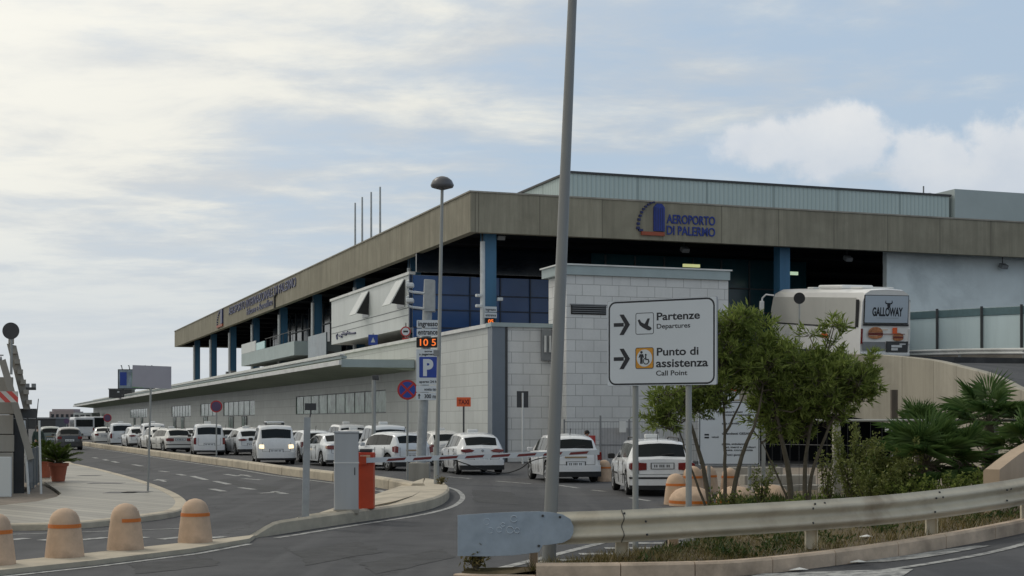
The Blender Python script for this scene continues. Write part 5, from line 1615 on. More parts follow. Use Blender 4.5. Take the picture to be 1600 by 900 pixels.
# tall thin lamp post behind the barrier cabinet
b_ = P(584, 700, 60); b_.z = 0
tl = thing('thin_lamp_post', 'thin grey post with a small lamp head under the canopy, behind the barrier', 'street lamp', b_)
hh = P(584, 592, 60).z
MB().tube([(0, 0, 0), (0, 0, hh)], .085, 10).build('post', M_POLE, tl, smooth=True)
MB().box(-.06, .2, -.1, .1, hh-.05, hh+.16).build('lamp_head', M_DGREY, tl, bevel=.03)

# barrier machine: grey cabinet, orange unit, striped arm
ca_ = thing('barrier_cabinet', 'tall pale grey steel cabinet on the traffic island', 'cabinet', (P(541, 798, 28.75).x, 28.75, .23), R_(8))
MB().box(-.235, .235, -.2, .2, 0, 1.52).build('body', M_CAB, ca_, bevel=.012)
MB().box(-.25, .25, -.215, .215, 1.52, 1.56).build('lid', M_CAB, ca_, bevel=.008)
MB().box(-.245, .245, -.208, .208, .93, .955).build('band', M_TRIM, ca_)
MB().box(.15, .17, -.206, -.2, .7, .85).build('handle', M_DGREY, ca_)
MB().box(-.25, .25, -.22, .22, -.05, .03).build('plinth', M_CONC, ca_)
ba = thing('barrier', 'orange red barrier unit with a long striped arm lowered across the taxi lane', 'barrier', (P(572, 797, 29.35).x, 29.35, .23), 0)
MB().box(-.165, .165, -.16, .16, 0, 1.12).build('housing', M_ORANGE, ba, bevel=.015)
hd = MB().box(-.175, .175, -.17, .17, .93, 1.13).build('head', mat('orange_dark', (0.50, 0.05, 0.02), 0.5), ba, bevel=.02)
MB().box(-.10, .10, -.178, -.168, 1.0, 1.08).build('label_plate', M_LETT, hd)
MB().box(-.12, .12, -.12, .12, 1.13, 1.20).build('cap', M_DGREY, ba, bevel=.02)
MB().box(-.10, .10, -.166, -.16, .12, .80).build('door', M_ORANGE, ba)
az_ = .97
L_ = 4.8
ma = Matrix.Translation((-.12, -.24, az_)) @ Matrix.Rotation(R_(-2.0), 4, 'Y')
arm = MB().box(0, L_, -.02, .02, -.05, .05).xf(ma).build('arm', M_SIGNW, ba)
st = MB()
k = 0
for x0 in [0.55 + .52*i for i in range(8)]:
    st.slab([(x0, -.032), (x0+.36, -.02), (x0+.40, .03), (x0+.04, .018)], (0, -.021, 0), XU, ZU, .003)
st.xf(ma).build('stripe', mat('dark_red_stripe', (0.17, 0.025, 0.025), 0.5), arm)
MB().box(-.05, .15, -.03, .03, -.08, .08).xf(ma).build('arm_clamp', M_ORANGE, arm)
# bar under the arm and slack black cable
cb_ = MB().tube(smoothline([(1.7, .05, 1.0), (2.05, .05, .88), (2.45, .05, .75), (2.8, .05, .71), (3.1, .05, .80), (3.32, .05, .95), (3.65, .05, 1.03), (4.2, .05, 1.08), (4.6, .05, 1.11)], 5), .012, 6).build('hanging_cable', M_BLACK, arm)
# thin post on the island with a little dark plate
tp2 = thing('grey_post', 'square grey post leaning on the island tip, a small dark plate above it', 'post', (P(478, 803, 27.1).x, 27.1, .2), R_(10))
MB().slab([(-.075, 0), (.055, 0), (.085, 1.86), (-.035, 1.86)], (0, -.05, 0), XU, ZU, -.10).build('post', M_STEEL, tp2)
MB().tube([(.07, 0, 1.80), (.09, 0, 2.0)], .012, 6).build('rod', M_DGREY, tp2)
MB().box(-.02, .19, -.015, .015, 1.99, 2.12).build('plate', M_DGREY, tp2)
MB().box(-.14, .14, -.14, .14, -.04, .015).build('base_plate', M_DGREY, tp2)

# ================================================================== BOLLARDS
def bollard(label, x, y, s=1.0, group='dome topped concrete bollards', z=0.0, rz=0.0, patch=False):
    r = thing('bollard', label, 'bollard', (x, y, z), rz, group)
    prof = [(.285, 0), (.285, .03), (.255, .30), (.232, .47), (.226, .52), (.205, .60), (.165, .665), (.10, .71), (.03, .73), (.005, .731)]
    MB().lathe([(a*s, b*s) for a, b in prof], 28).build('body', M_PEACH, r, smooth=True)
    if patch:      # the band has worn away except on one side
        rows = [[(q*s*math.cos(R_(-88+11*k)), q*s*math.sin(R_(-88+11*k)), z*s) for k in range(10)] for q, z in ((.2425, .44), (.238, .495))]
        MB().grid(rows).build('band', M_BAND, r)
    else:
        MB().lathe([(.242*s, .44*s), (.2375*s, .495*s)], 28).build('band', M_BAND, r)
    return r
for lab, px, py, d in (('peach concrete bollard cut by the left picture edge', -8, 893, 19.6), ('peach concrete bollard with a full orange band, second from the left edge', 101, 880, 20.7), ('peach concrete bollard with most of its orange band worn away, third from the left edge', 196, 867, 21.9), ('peach concrete bollard nearest the island tip, rightmost of the front row', 305, 855, 23.2)):
    c = P(px, py, d); bollard(lab, c.x, d, .95, z=.065, patch='worn' in lab)
# bollards and barriers by the right-hand yard
for lab, px, py, s in (('peach bollard between the two nearest white cars', 944, 752, .92), ('peach bollard left of the sign post, right behind the estate car', 1056, 788, .96), ('peach bollard behind the right post of the departures sign', 1082, 776, 1.05), ('peach bollard at the foot of the leftmost tree stem', 1106, 772, 1.0), ('peach bollard behind the twin tree stems', 1140, 770, .9)):
    x, y = G(px, py); bollard(lab, x, y, s*1.05, group='bollards by the yard')
for lab, px, py, w_ in (('low domed peach block lying in front of the estate car', 1080, 790, 1.0), ('low domed peach block under the information board', 1150, 789, .9), ('low domed peach block right of the information board post', 1205, 786, .85)):
    x, y = G(px, py)
    r = thing('barrier_block', lab, 'barrier', (x, y, 0), R_(-6), 'low peach barrier blocks')
    MB().lathe([(w_*.52, 0), (w_*.52, .16), (w_*.47, .26), (w_*.36, .37), (w_*.2, .43), (.02, .45)], 26).build('body', M_PEACH, r, smooth=True)
    MB().lathe([(w_*.523, .06), (w_*.523, .13)], 26).build('band', M_BAND, r)

# ================================================================== INFORMATION BOARD AND YARD FURNITURE
c = P(1140, 677, 37.2)
ibd = thing('information_board', 'large white information board with lane and tariff text behind the trees', 'sign', (c.x, c.y, 0), R_(-4))
s_ = F/37.2
def bx_(px): return (px-1140)/s_
def bz_(py): return CAMH-(py-657)/s_
MB().slab(rrect(bx_(1092), bx_(1187), bz_(727), bz_(627), .03), (0, 0, 0), XU, ZU, -.04).build('panel', M_SIGNW, ibd)
fr = MB(); 
a = rrect(bx_(1093), bx_(1186), bz_(726), bz_(628), .05); b = rrect(bx_(1094.3), bx_(1184.7), bz_(724.7), bz_(629.3), .04); n = len(a)
fr.add([(p[0], -.003, p[1]) for p in a] + [(p[0], -.003, p[1]) for p in b], [(i, (i+1) % n, n+(i+1) % n, n+i) for i in range(n)])
fr.build('border', M_INK, ibd)
tx = MB()
for body, x0, x1, y, cap in (('Corsia di transito', 1099, 1141, 638, 3.2), ('autorizzati', 1129, 1160, 645, 3.0), ('accesso consentito', 1129, 1178, 649.5, 3.0), ('Tariffe', 1098, 1117, 656, 3.6), ('area riservata', 1128, 1155, 663, 3.2), ('dipendenti GESAP', 1128, 1172, 679, 3.4), ('veicoli', 1112, 1123, 684, 2.6), ('polizia, ambulanze,', 1128, 1165, 695, 3.0), ('taxi, merci e fornitori', 1130, 1180, 700, 3.0), ('sosta consentita', 1130, 1176, 704.5, 3.0), ('tutti i giorni', 1136, 1156, 712, 3.0)):
    q = text_mesh(body, bx_(x0), bx_(x1), bz_(y), cap/s_, (0, -.003, 0), XU, ZU, .02, .004); tx.add(q.v, q.f)
for y in (678, 682.5): tx.box(bx_(1101), bx_(1108), -.006, -.002, bz_(y+2.5), bz_(y))
tx.build('lettering', M_INK, ibd)
MB().slab([(bx_(1127), bz_(624)), (bx_(1155), bz_(624)), (bx_(1155), bz_(612)), (bx_(1127), bz_(612))], (0, 0, 0), XU, ZU, -.03).build('small_panel', M_SIGNW, ibd)
MB().box(bx_(1127), bx_(1155), -.012, .02, bz_(611.5), bz_(608)).build('red_strip', M_SIGNR, ibd)
for px in (1108, 1171): MB().tube([(bx_(px), .06, 0), (bx_(px), .06, bz_(612 if px < 1150 else 632))], .045, 10).build('post', M_POLE, ibd)

# fence with concrete posts and a top pipe in front of the ramp
fn = thing('pipe_fence', 'pipe and mesh fence with pale posts along the planting bed under the ramp', 'fence', (7.5, 34.5, 0))
Mf = Matrix.Translation((-7.5, -34.5, 0))
fp = [G(1193, 790), (P(1307, 700, 35.2).x, 35.2), (P(1452, 700, 34).x, 34.0), (P(1556, 700, 33.5).x, 33.5)]
fp[0] = (P(1193, 700, 37).x, 37.0)
for i, (x, y) in enumerate(fp):
    rr = .085 if i == 1 else .045
    MB().box(x-rr, x+rr, y-rr, y+rr, 0, 2.03).xf(Mf).build('post', M_CONC if i == 1 else M_POLE, fn)
MB().tube([(x, y, 2.0) for x, y in [(P(1098, 700, 38.5).x, 38.5)] + fp + [(13.5, 33.2)]], .032, 8).xf(Mf).build('top_pipe', M_POLE, fn)
wr = MB()
for a, b in zip(fp[:-1], fp[1:]):
    for z in (.4, .9, 1.4): wr.tube([(a[0], a[1], z), (b[0], b[1], z)], .008, 4)
    n = int(math.dist(a, b)/.28)
    for k in range(n): 
        x, y = a[0]+(b[0]-a[0])*k/n, a[1]+(b[1]-a[1])*k/n; wr.box(x-.004, x+.004, y-.004, y+.004, .05, 2.0)
wr.xf(Mf).build('mesh', M_DGREY, fn)
st_ = P(1397, 612, 47); 
o = tag(MB().box(-.10, .10, -.08, .08, 0, st_.z).build('wooden_post', mat('old_wood', (0.10, 0.085, 0.07), 0.9, 0.3, 4.0, streak=True), loc=(st_.x, st_.y, 0.06)), 'dark weathered post standing before the ramp wall, above the palms', 'post')
wbx = P(1394, 669, 44)
t = thing('white_sign', 'small white plate on a short stake left of the palms under the ramp wall', 'sign', (wbx.x, wbx.y, .06))
MB().tube([(0, 0, 0), (0, 0, wbx.z-.06)], .025, 6).build('stake', M_POLE, t); MB().box(-.22, .22, -.03, -.01, wbx.z-.18, wbx.z+.06).build('plate', M_TRIM, t)
# low broken concrete walls in the yard
for lab, px, py, w_, h_, rz in (('low concrete wall block behind the second tree stems', 1215, 760, 2.2, .35, .1), ('long low concrete slab by the fence post', 1275, 770, 2.6, .22, -.05), ('low concrete kerb block right of the fence post', 1345, 775, 2.2, .25, .12), ('grey concrete step near the information board', 1180, 748, 1.8, .4, 0)):
    x, y = G(px, py); o = MB().box(-w_/2, w_/2, -.3, .3, 0, h_).build('concrete_block', M_CONC, bevel=.03, loc=(x, y, 0), rotz=rz); tag(o, lab, 'block', 'concrete blocks in the yard')
# mesh fence in front of the stone block
mf = thing('mesh_fence', 'grey temporary mesh fence with thin posts before the white stone block', 'fence', (P(940, 700, 60).x, 60, 0), R_(6))
for u in (-1.55, -.05, 1.15, 2.3, 3.3, 4.4): MB().box(u-.035, u+.035, -.03, .03, 0, 2.05 if u != -.05 else 2.2).build('post', M_GREY, mf)
wr = MB()
for z in (.15, 1.0, 1.95): wr.tube([(-1.55, 0, z), (4.4, 0, z)], .018, 5)
for k in range(50): x = -1.55+k*.12; wr.box(x-.004, x+.004, -.004, .004, .1, 1.95)
wr.build('mesh', M_GREY, mf)
MB().box(.0, 1.1, .02, .05, .15, 1.7).build('pale_panel', mat('pale_sheet', (0.42, 0.42, 0.43), 0.6), mf)
for lab, px, py in (('small red and white notice on the mesh fence by the man', 925, 690), ('small white notice hung on the mesh fence', 973, 668)):
    c = P(px, py, 59.8); o = MB().box(-.14, .14, -.015, .015, -.2, .25).build('notice', M_REDTOP if 'red' in lab else M_TRIM, loc=c); tag(o, lab, 'notice')

# ================================================================== GUARDRAIL IN THE FOREGROUND
gr = thing('guardrail', 'cream painted steel guardrail curving along the kerb in the foreground', 'guardrail', (3, 20, 0))
Mg = Matrix.Translation((-3, -20, 0))
def gpt(px, pyt, pyb, d):
    a = P(px, (pyt+pyb)/2, d); return (a.x, a.y, a.z)
gk = [gpt(870, 802, 849, 18.86), gpt(970, 797, 847, 19.0), gpt(1100, 791, 839, 19.45), gpt(1268, 783, 827, 20.1), gpt(1370, 777, 818, 20.7), gpt(1455, 769, 808, 21.3), gpt(1530, 758, 799, 21.9), gpt(1600, 746, 788, 22.4), gpt(1680, 728, 768, 22.9), gpt(1760, 705, 745, 23.3)]
gs = smoothline(gk, 6)
hw = .21
def prof_w(h=hw, dd=.085):
    pts = []
    for k in range(25):
        t = k/24; z = h - 2*h*t
        u = t*2 % 1.0 if t < 1 else 1.0
        s = dd*math.sin(2*PI*t)**2 + .012
        pts.append((s, z))
    return pts
wp = prof_w()
beam = rail_sweep(gs, -1, wp)
beam.xf(Mg).build('rail_beam', M_RAIL, gr, smooth=True)
# overlapping joint with dark edge
ji = next(i for i, p in enumerate(gs) if (p[0]/p[1]*F+800) > 962)
jm = rail_sweep([tuple(Vector(gs[ji])), tuple(Vector(gs[ji])+(Vector(gs[ji+1])-Vector(gs[ji]))*.05)], -1, [(s+.010, z*1.01) for s, z in wp])
jm.xf(Mg).build('joint_edge', M_DGREY, gr)
BOLTS = []
for px, zo in ((1008, .05), (1010, -.12), (1268, .1), (1282, .1), (1268, -.1), (1282, -.1), (1460, .1), (1470, .1), (1458, -.1), (1570, .08), (1576, .08), (1570, -.08), (1272, .16), (1287, .16), (975, .17), (1466, .17)):
    i = min(range(len(gs)), key=lambda k: abs(gs[k][0]/gs[k][1]*F+800-px))
    p = gs[i]; BOLTS.append(MB().lathe([(.016, 0), (.016, .012), (.006, .018)], 8, Matrix.Translation((p[0]+(px-(p[0]/p[1]*F+800))/F*p[1], p[1]-.095 if abs(zo) < .15 else p[1]-.06, p[2]+zo)) @ Matrix.Rotation(R_(90), 4, 'X')))
for b_ in BOLTS: b_.xf(Mg).build('bolt', M_DGREY, gr)
# posts
for px, d, w_, m_ in ((834, 18.95, .11, M_KERB2), (972, 19.1, .17, M_RAIL), (1052, 20.1, .14, M_KERB2), (1268, 20.2, .17, M_RAIL), (1456, 21.4, .17, M_RAIL), (1604, 22.6, .17, M_RAIL)):
    x = (px-800)/F*d; z0 = hgt(x, d)-.1
    i = min(range(len(gs)), key=lambda k: abs(gs[k][0]-x)); zt = gs[i][2]-.02
    pm = MB()
    pm.box(x-w_/2, x+w_/2, d+.05, d+.062, z0, zt+.1); pm.box(x-w_/2, x-w_/2+.012, d-.02, d+.06, z0, zt+.1); pm.box(x+w_/2-.012, x+w_/2, d-.02, d+.06, z0, zt+.1)
    pm.xf(Mg).build('post', m_, gr)
x = (1455-800)/F*22.0
MB().box(x+.02, x+.17, 21.85, 21.89, gs[0][2]+.13, gs[0][2]+.22).xf(Mg)
# blunt end plate with chalky rings
ep = MB()
ends = [(715, 805, 869, 18.60), (760, 802, 869.5, 18.62), (800, 800, 868, 18.66), (842, 799, 863, 18.70), (848, 799.5, 852, 18.71), (860, 800, 851, 18.72), (880, 804, 848, 18.74), (891, 811, 842, 18.75), (896, 822, 832, 18.755)]
vs = []
for px, a, b, d in ends: 
    vs += [P(px, a, d), P(px, b, d), P(px, a, d) + Vector((0, .012, 0)), P(px, b, d) + Vector((0, .012, 0))]
n = len(ends)
fs = [(0, 1, 3, 2)]
for i in range(n-1):
    o = 4*i; fs += [(o, o+1, o+5, o+4), (o+2, o+6, o+7, o+3), (o, o+4, o+6, o+2), (o+1, o+3, o+7, o+5)]
fs.append((4*n-4, 4*n-2, 4*n-1, 4*n-3))
epo = ep.add(vs, fs).xf(Mg).build('end_plate', M_RAILEND, gr, bevel=.003)
ch = MB()
for cx_, cy_, r_ in ((760, 815, 5), (766, 829, 4.5), (780, 828, 4), (797, 828, 5.5), (803, 811, 5), (808, 829, 4), (786, 820, 3)):
    k_ = []
    for j in range(15):
        a = 2*PI*j/16+.5; q = P(cx_+r_*math.cos(a), cy_+r_*math.sin(a), 18.60 + (cx_-715)/127*.10 - .012); k_.append(q)
    ch.tube(k_, .008, 4)
ch.xf(Mg).build('chalk_ring', mat('chalk_mark', (0.46, 0.52, 0.58), 0.8), epo)
for px, py in ((848, 806), (875, 808), (842, 853)): MB().lathe([(.018, 0), (.018, .01)], 8, Matrix.Translation(P(px, py, 18.69)) @ Matrix.Rotation(R_(90), 4, 'X')).xf(Mg).build('bolt', M_DGREY, epo)
# bent black pipe behind the rail
o = MB().tube([P(1032, 872, 20.9), P(1034, 858, 20.9), P(1042, 846, 20.9), P(1052, 838, 20.9)], .03, 8).build('bent_pipe', M_BLACK); tag(o, 'bent black pipe sticking out of the verge behind the guardrail', 'pipe')
# litter on the kerb line
for lab, px, py, d, w_ in (('crumpled white paper lying against the kerb', 1247, 888, 19.05, .14), ('small white scrap on the verge grass under the guardrail', 1353, 838, 21.4, .10), ('white scrap on the road edge beside the painted chevron', 1340, 876, 19.7, .12)):
    c = P(px, py, d); x, y = c.x, c.y
    z = hgt(x, y)+.02 if 'verge' not in lab else hgt(x, y)+.2
    o = MB().add([(-w_, -.05, .0), (0, -.07, .012), (w_, .0, .006), (.03, .06, .03), (-.08, .05, .008)], [(0, 1, 3), (1, 2, 3), (0, 3, 4)]).build('paper_scrap', M_PETAL, loc=(x, y, z)); tag(o, lab, 'litter')

# ================================================================== LEFT-HAND STAIR STRUCTURE
lsx = P(0, 700, 38).x
stc = thing('concrete_stairs', 'weathered concrete stair block with slanted rails at the left picture edge', 'stairs', (lsx, 38, 0), TH)
# stepped courses of the side wall
cw = MB()
for i, (z0, z1, dx) in enumerate(((0.05, 1.15, .0), (1.17, 1.62, .02), (1.64, 2.15, .0), (2.17, 2.70, .03), (2.72, 3.15, .0))):
    cw.box(-6, .34+dx, .5+i*.04, 4.5, z0, z1)
cw.build('side_wall', M_CONC, stc, bevel=.015)
MB().box(.36, .62, .9, 5.0, .05, 2.05).build('wing_wall', M_DGREY, stc)
MB().box(.30, .95, 1.2, 4.6, 2.07, 2.32).build('landing', mat('dark_concrete', (0.10, 0.10, 0.10), 0.9, 0.2, 2.0), stc)
sr = MB()
sr.slab([(-.02, 3.55), (.14, 3.62), (.86, 1.0), (.70, .95)], (0, .30, 0), XU, ZU, -.14)
sr.build('stringer', M_CONC, stc)
sr = MB(); sr.slab([(.18, 4.05), (.42, 4.0), (.78, 2.3), (.60, 2.3)], (0, .9, 0), XU, ZU, -.2)
for k in range(7):
    x = .26+.075*k; z = 4.12-.27*k; sr.box(x-.04, x+.10, .7, 1.2, z-.07, z+.05)
sr.build('steps', M_CONC, stc)
rl = MB()
for z in (3.55, 3.75): rl.tube([(-3, 1.2, z), (.1, 1.2, z)], .02, 6)
rl.tube([(-3, 1.25, 3.2), (.05, .8, 3.65)], .06, 8); rl.tube([(-3, 1.25, 2.9), (.0, .8, 3.35)], .05, 8)
rl.build('railing', M_STEEL, stc)
MB().tube([(.60, .4, 2.0), (.72, .4, 0.0)], .035, 6).build('rail_post', M_TRIM, stc)
MB().tube([(.98, .3, 2.0), (1.03, .3, .05)], .03, 6).build('rail_post', M_TRIM, stc)
MB().box(.62, .82, .45, .6, .35, 1.1).build('meter_box', M_GREY, stc)
c = P(0, 620, 37.4)
o = MB().box(-1.2, .46, -.02, .02, -.14, .14).build('hazard_board', M_RW, loc=c); tag(o, 'red and white striped board across the left stair block', 'barrier board')
c = P(0, 745, 37.0)
o = MB().box(-1.0, .29, -.03, .03, .0, 1.02).build('sheet_board', M_PANEL, loc=(c.x, 37.0, .06), bevel=.015); tag(o, 'blank white panel leaning on the ground before the left stair block', 'panel')
lf = thing('metal_hoarding', 'grey sheet metal fence panel between the stairs and the potted palms', 'fence', (*G(45, 768, .06), .06), R_(105))
MB().box(0, 5.0, -.02, .02, .05, 1.15).build('sheet', mat('hoarding_sheet', (0.12, 0.13, 0.13), 0.6, 0.2, 2.0, streak=True, dirt=((0.07, 0.065, 0.06), 0.5)), lf)
for u in (.02, 1.7, 3.3, 4.97): MB().box(u-.03, u+.03, -.05, -.02, 0, 1.20).build('post', M_GREY, lf)

# ================================================================== FAR BACKGROUND
fb = thing('far_building', 'far pinkish flat roofed building beyond the end of the taxi road', 'building', (P(100, 657, 420).x, 420, 0))
MB().box(-4.2, 3.2, 0, 8, 0, 4.6).build('wall', mat('far_pink', (0.36, 0.30, 0.29), 0.8), fb)
MB().box(-3.6, 2.6, 0.5, 7, 4.62, 5.3).build('roof', mat('far_roof', (0.36, 0.30, 0.30), 0.8), fb)
w = MB()
for k in range(5): w.box(-3.7+k*1.4, -2.9+k*1.4, -.05, .0, 2.6, 3.8)
w.build('window', M_DARKGLASS, fb)
fb2 = thing('far_kiosk', 'far white box building with dark picture panels, by the coach end of the rank', 'building', (P(129, 657, 300).x, 300, 0))
MB().box(-1.9, 1.9, 0, 6, 0, 3.6).build('wall', M_PANEL, fb2)
for k in range(3): MB().box(-1.6+k*1.15, -.8+k*1.15, -.05, 0, 2.2, 3.2).build('panel', M_MULL, fb2)
fb3 = thing('far_shed', 'long low dark shed on the left horizon behind the palms', 'building', (P(64, 657, 350).x, 350, 0))
MB().box(-9, 3.5, 0, 10, 0, 2.4).build('wall', M_DGREY, fb3); MB().box(-9.2, 3.7, -.3, 10.2, 2.42, 2.75).build('roof', M_GREY, fb3)
fb4 = thing('far_sea_wall', 'pale distant wall along the horizon on the far left', 'wall', (-150, 900, 0))
MB().box(-400, 110, 0, 2, 0, 2.6).build('wall', mat('distant_wall', (0.34, 0.36, 0.38), 0.9), fb4)
for lab, px, top, d, r in (('far floodlight mast above the left sheds', 43, 607, 180, .12), ('thin leaning far pole left of the pink building', 57, 623, 150, .06)):
    c = P(px, top, d); r0 = thing('far_mast', lab, 'mast', (c.x, d, 0))
    MB().tube([(-.2 if 'leaning' in lab else 0, 0, 0), (.2 if 'leaning' in lab else 0, 0, c.z)], [r, r*.7], 8).build('pole', M_DGREY, r0)
    if 'flood' in lab:
        MB().box(-1.0, 1.0, -.2, .2, c.z-.2, c.z+.15).build('lamp_bar', M_DGREY, r0)
        for u in (-.8, 0, .8): MB().box(u-.22, u+.22, -.3, .1, c.z+.16, c.z+.6).build('floodlight', M_GREY, r0)
# billboard on the canopy roof and the plant box beside it
d_ = 200
c = P(213, 592, d_); s_ = F/d_
bb = thing('billboard', 'far billboard with a blue picture and lamps on top, on the canopy roof', 'billboard', (c.x, d_, 5.4), R_(4))
zt, zb = P(0, 577, d_).z-5.4, P(0, 608, d_).z-5.4
hwid = 28.5/s_
MB().box(-hwid, hwid, 0, .3, zb, zt).build('board', M_DGREY, bb)
pc = MB().box(-hwid+.12, hwid-.12, -.03, -.005, zb+.12, zt-.12).build('poster', mat('poster_blue', (0.24, 0.30, 0.36), 0.5, 0.5, 0.9), bb)
MB().box(-hwid+.3, -hwid+1.2, -.05, -.031, zb+.5, zt-.4).build('poster_block', M_SIGNB, pc)
MB().box(-.6, .9, -.05, -.031, zb+.2, zt-.5).build('poster_block', mat('poster_green', (0.14, 0.32, 0.10), 0.5, 0.4, 1.0), pc)
MB().slab(circ(1.1, (zb+zt)/2+.3, .55, 14), (0, -.032, 0), XU, ZU, .01).build('poster_face', M_LETT, pc)
for u in (-1.9, -.9, .2, 1.3, 2.2): MB().tube([(u, 0, zt), (u, -.5, zt+.5), (u-.05, -.7, zt+.45)], .06, 6).build('lamp', M_DGREY, bb)
for u in (-1.8, 1.8): MB().box(u-.1, u+.1, .1, .3, -.2, zb).build('leg', M_DGREY, bb)
d_ = 212
c = P(188, 617, d_); hw_ = 17.5*d_/F
pbx = thing('roof_plant_box', 'dark flat box with a pale roof on the far canopy, below the billboard', 'plant box', (c.x, d_, 5.3), R_(6))
zt = P(0, 607, d_).z-5.3
MB().box(-hw_, hw_, 0, 3, 0, zt-.15).build('body', M_DGREY, pbx); MB().box(-hw_-.1, hw_+.1, -.1, 3.1, zt-.14, zt).build('lid', M_GREY, pbx)
MB().box(-hw_+1.2, -hw_+1.5, -.05, 0, zt-.6, zt-.4).build('lamp', M_PIPE, pbx)

# ================================================================== VEGETATION
def rot_to(v):
    return Vector(v).normalized().to_track_quat('Z', 'Y').to_matrix()
def leaf_quad(mb, p, d, L, w, up, fold=.25):
    d = d.normalized(); s = d.cross(up)
    if s.length < 1e-4: s = Vector((1, 0, 0))
    s.normalize(); n = s.cross(d)
    a = p; b = p + d*L*.45 + s*w*.5 + n*w*fold; c = p + d*L - n*L*.08; e = p + d*L*.45 - s*w*.5 + n*w*fold
    mb.add([a, b, c, e], [(0, 1, 2), (0, 2, 3)])
def rvec(r):
    while True:
        v = Vector((r.uniform(-1, 1), r.uniform(-1, 1), r.uniform(-1, 1)))
        if .05 < v.length < 1: return v.normalized()

def oleander(name, label, base, stems, clumps, seed, nleaf=58, group='oleander trees behind the guardrail', L=.165):
    """stems: polylines from the base; clumps: (centre, radius) leaf masses with twigs from the nearest stem"""
    r = random.Random(seed)
    root = thing(name, label, 'tree', base, 0, group)
    B0 = Vector(base)
    tk = MB(); tips = []
    for st, r0 in stems:
        pts = smoothline([tuple(Vector(p)) for p in st], 4)
        n = len(pts); tk.tube([Vector(p)+rvec(r)*.008 for p in pts], [r0*(1-.72*i/(n-1)) for i in range(n)], 8)
        tips += [(Vector(p), r0*(1-.72*i/(n-1))) for i, p in enumerate(pts) if i > n*.35]
    lf = MB(); tw = MB()
    for c, cr in clumps:
        c = Vector(c)
        src = min(tips, key=lambda t: (t[0]-c).length + max(0, t[0].z-c.z)*.6)
        mid = (src[0]+c)/2 + Vector((r.uniform(-.1, .1), r.uniform(-.1, .1), r.uniform(-.12, .02)))
        tk.tube([src[0], mid, c], [min(.026, src[1]*.7), .014, .007], 5)
        k = max(5, int(9*cr/.3))
        for _ in range(k):
            dv = rvec(r); dv.z = dv.z*.75 + .25
            tip = c + dv*cr*r.uniform(.75, 1.25)
            st = c + dv*cr*.1
            tw.tube([st, (st+tip)/2+rvec(r)*.04, tip], [.008, .006, .003], 3, cap=False)
            nn = int(nleaf/9*r.uniform(.7, 1.3))*2
            for q in range(nn):
                t = r.uniform(.25, 1.05)
                p = st.lerp(tip, t) + rvec(r)*.025
                d = (tip-st).normalized()*r.uniform(.4, 1.0) + rvec(r)*.75 + Vector((0, 0, r.uniform(-.1, .35)))
                leaf_quad(lf, p, d, L*r.uniform(.65, 1.2), L*.19*r.uniform(.7, 1.2), rvec(r))
    tk.build('trunk', M_BARK, root, smooth=True)
    tw.build('twig', M_BARK, root, recalc=False)
    lf.build('crown', M_LEAF, root, recalc=False)
    return root
def pxl(px, py, d, base):
    return P(px, py, d) - Vector(base)
def clump_field(seed, base, d, blobs, n, zlim=None):
    """random clump centres within elliptical blobs given in photo pixels, with depth spread"""
    r = random.Random(seed); out = []
    tot = sum(a*b for _, _, a, b, _ in blobs)
    for cx, cy, rx, ry, dd in blobs:
        k = max(1, int(n*rx*ry/tot))
        for _ in range(k):
            v = rvec(r)*r.uniform(.25, 1)**.5
            dep = d + dd + v.y*rx/F*d*.85
            out.append((pxl(cx+v.x*rx, cy+v.z*ry, dep, base), r.uniform(.17, .30)))
    return out
D1 = 26.0
z1 = .16
b1 = (P(1120, 800, D1).x, D1, z1)
def spx(lst, base, d): return [pxl(px, py, d+dd, base) for px, py, dd in lst]
st1 = [(spx([(1113, 820, 0), (1105, 760, .0), (1088, 690, -.1), (1072, 640, -.15), (1062, 590, -.2)], b1, D1), .052),
       (spx([(1133, 820, 0), (1133, 740, .05), (1132, 680, .1), (1130, 625, .1), (1122, 580, .1)], b1, D1), .040),
       (spx([(1140, 820, 0), (1152, 740, -.05), (1168, 690, -.1), (1182, 655, -.1), (1192, 600, 0)], b1, D1), .050),
       (spx([(1110, 812, 0), (1092, 765, .1), (1070, 700, .1), (1058, 660, .2)], b1, D1), .028),
       (spx([(1132, 680, .1), (1150, 645, .15), (1165, 610, .2)], b1, D1), .028)]
cl1 = clump_field(11, b1, D1, [(1052, 640, 38, 36, 0), (1030, 662, 20, 16, -.1), (1085, 620, 36, 30, 0), (1120, 560, 42, 60, .2), (1155, 545, 34, 62, .1), (1152, 515, 24, 24, .1), (1190, 590, 36, 40, .1), (1130, 620, 40, 22, .1)], 108)
oleander('oleander_tree', 'bushy oleander tree with twin leaning stems, behind the direction sign', b1, st1, cl1, 5)
b2 = (P(1244, 800, D1).x, D1+.3, z1)
D2 = D1+.3
st2 = [(spx([(1238, 820, 0), (1232, 740, 0), (1222, 690, -.1), (1212, 640, -.1), (1200, 580, 0)], b2, D2), .062),
       (spx([(1256, 820, 0), (1258, 740, .05), (1262, 690, 0), (1272, 640, 0), (1282, 580, 0)], b2, D2), .048),
       (spx([(1262, 820, 0), (1268, 745, 0), (1290, 680, -.1), (1318, 625, -.1), (1345, 585, 0)], b2, D2), .040),
       (spx([(1236, 800, 0), (1222, 760, .1), (1202, 715, .2), (1190, 690, .2)], b2, D2), .026)]
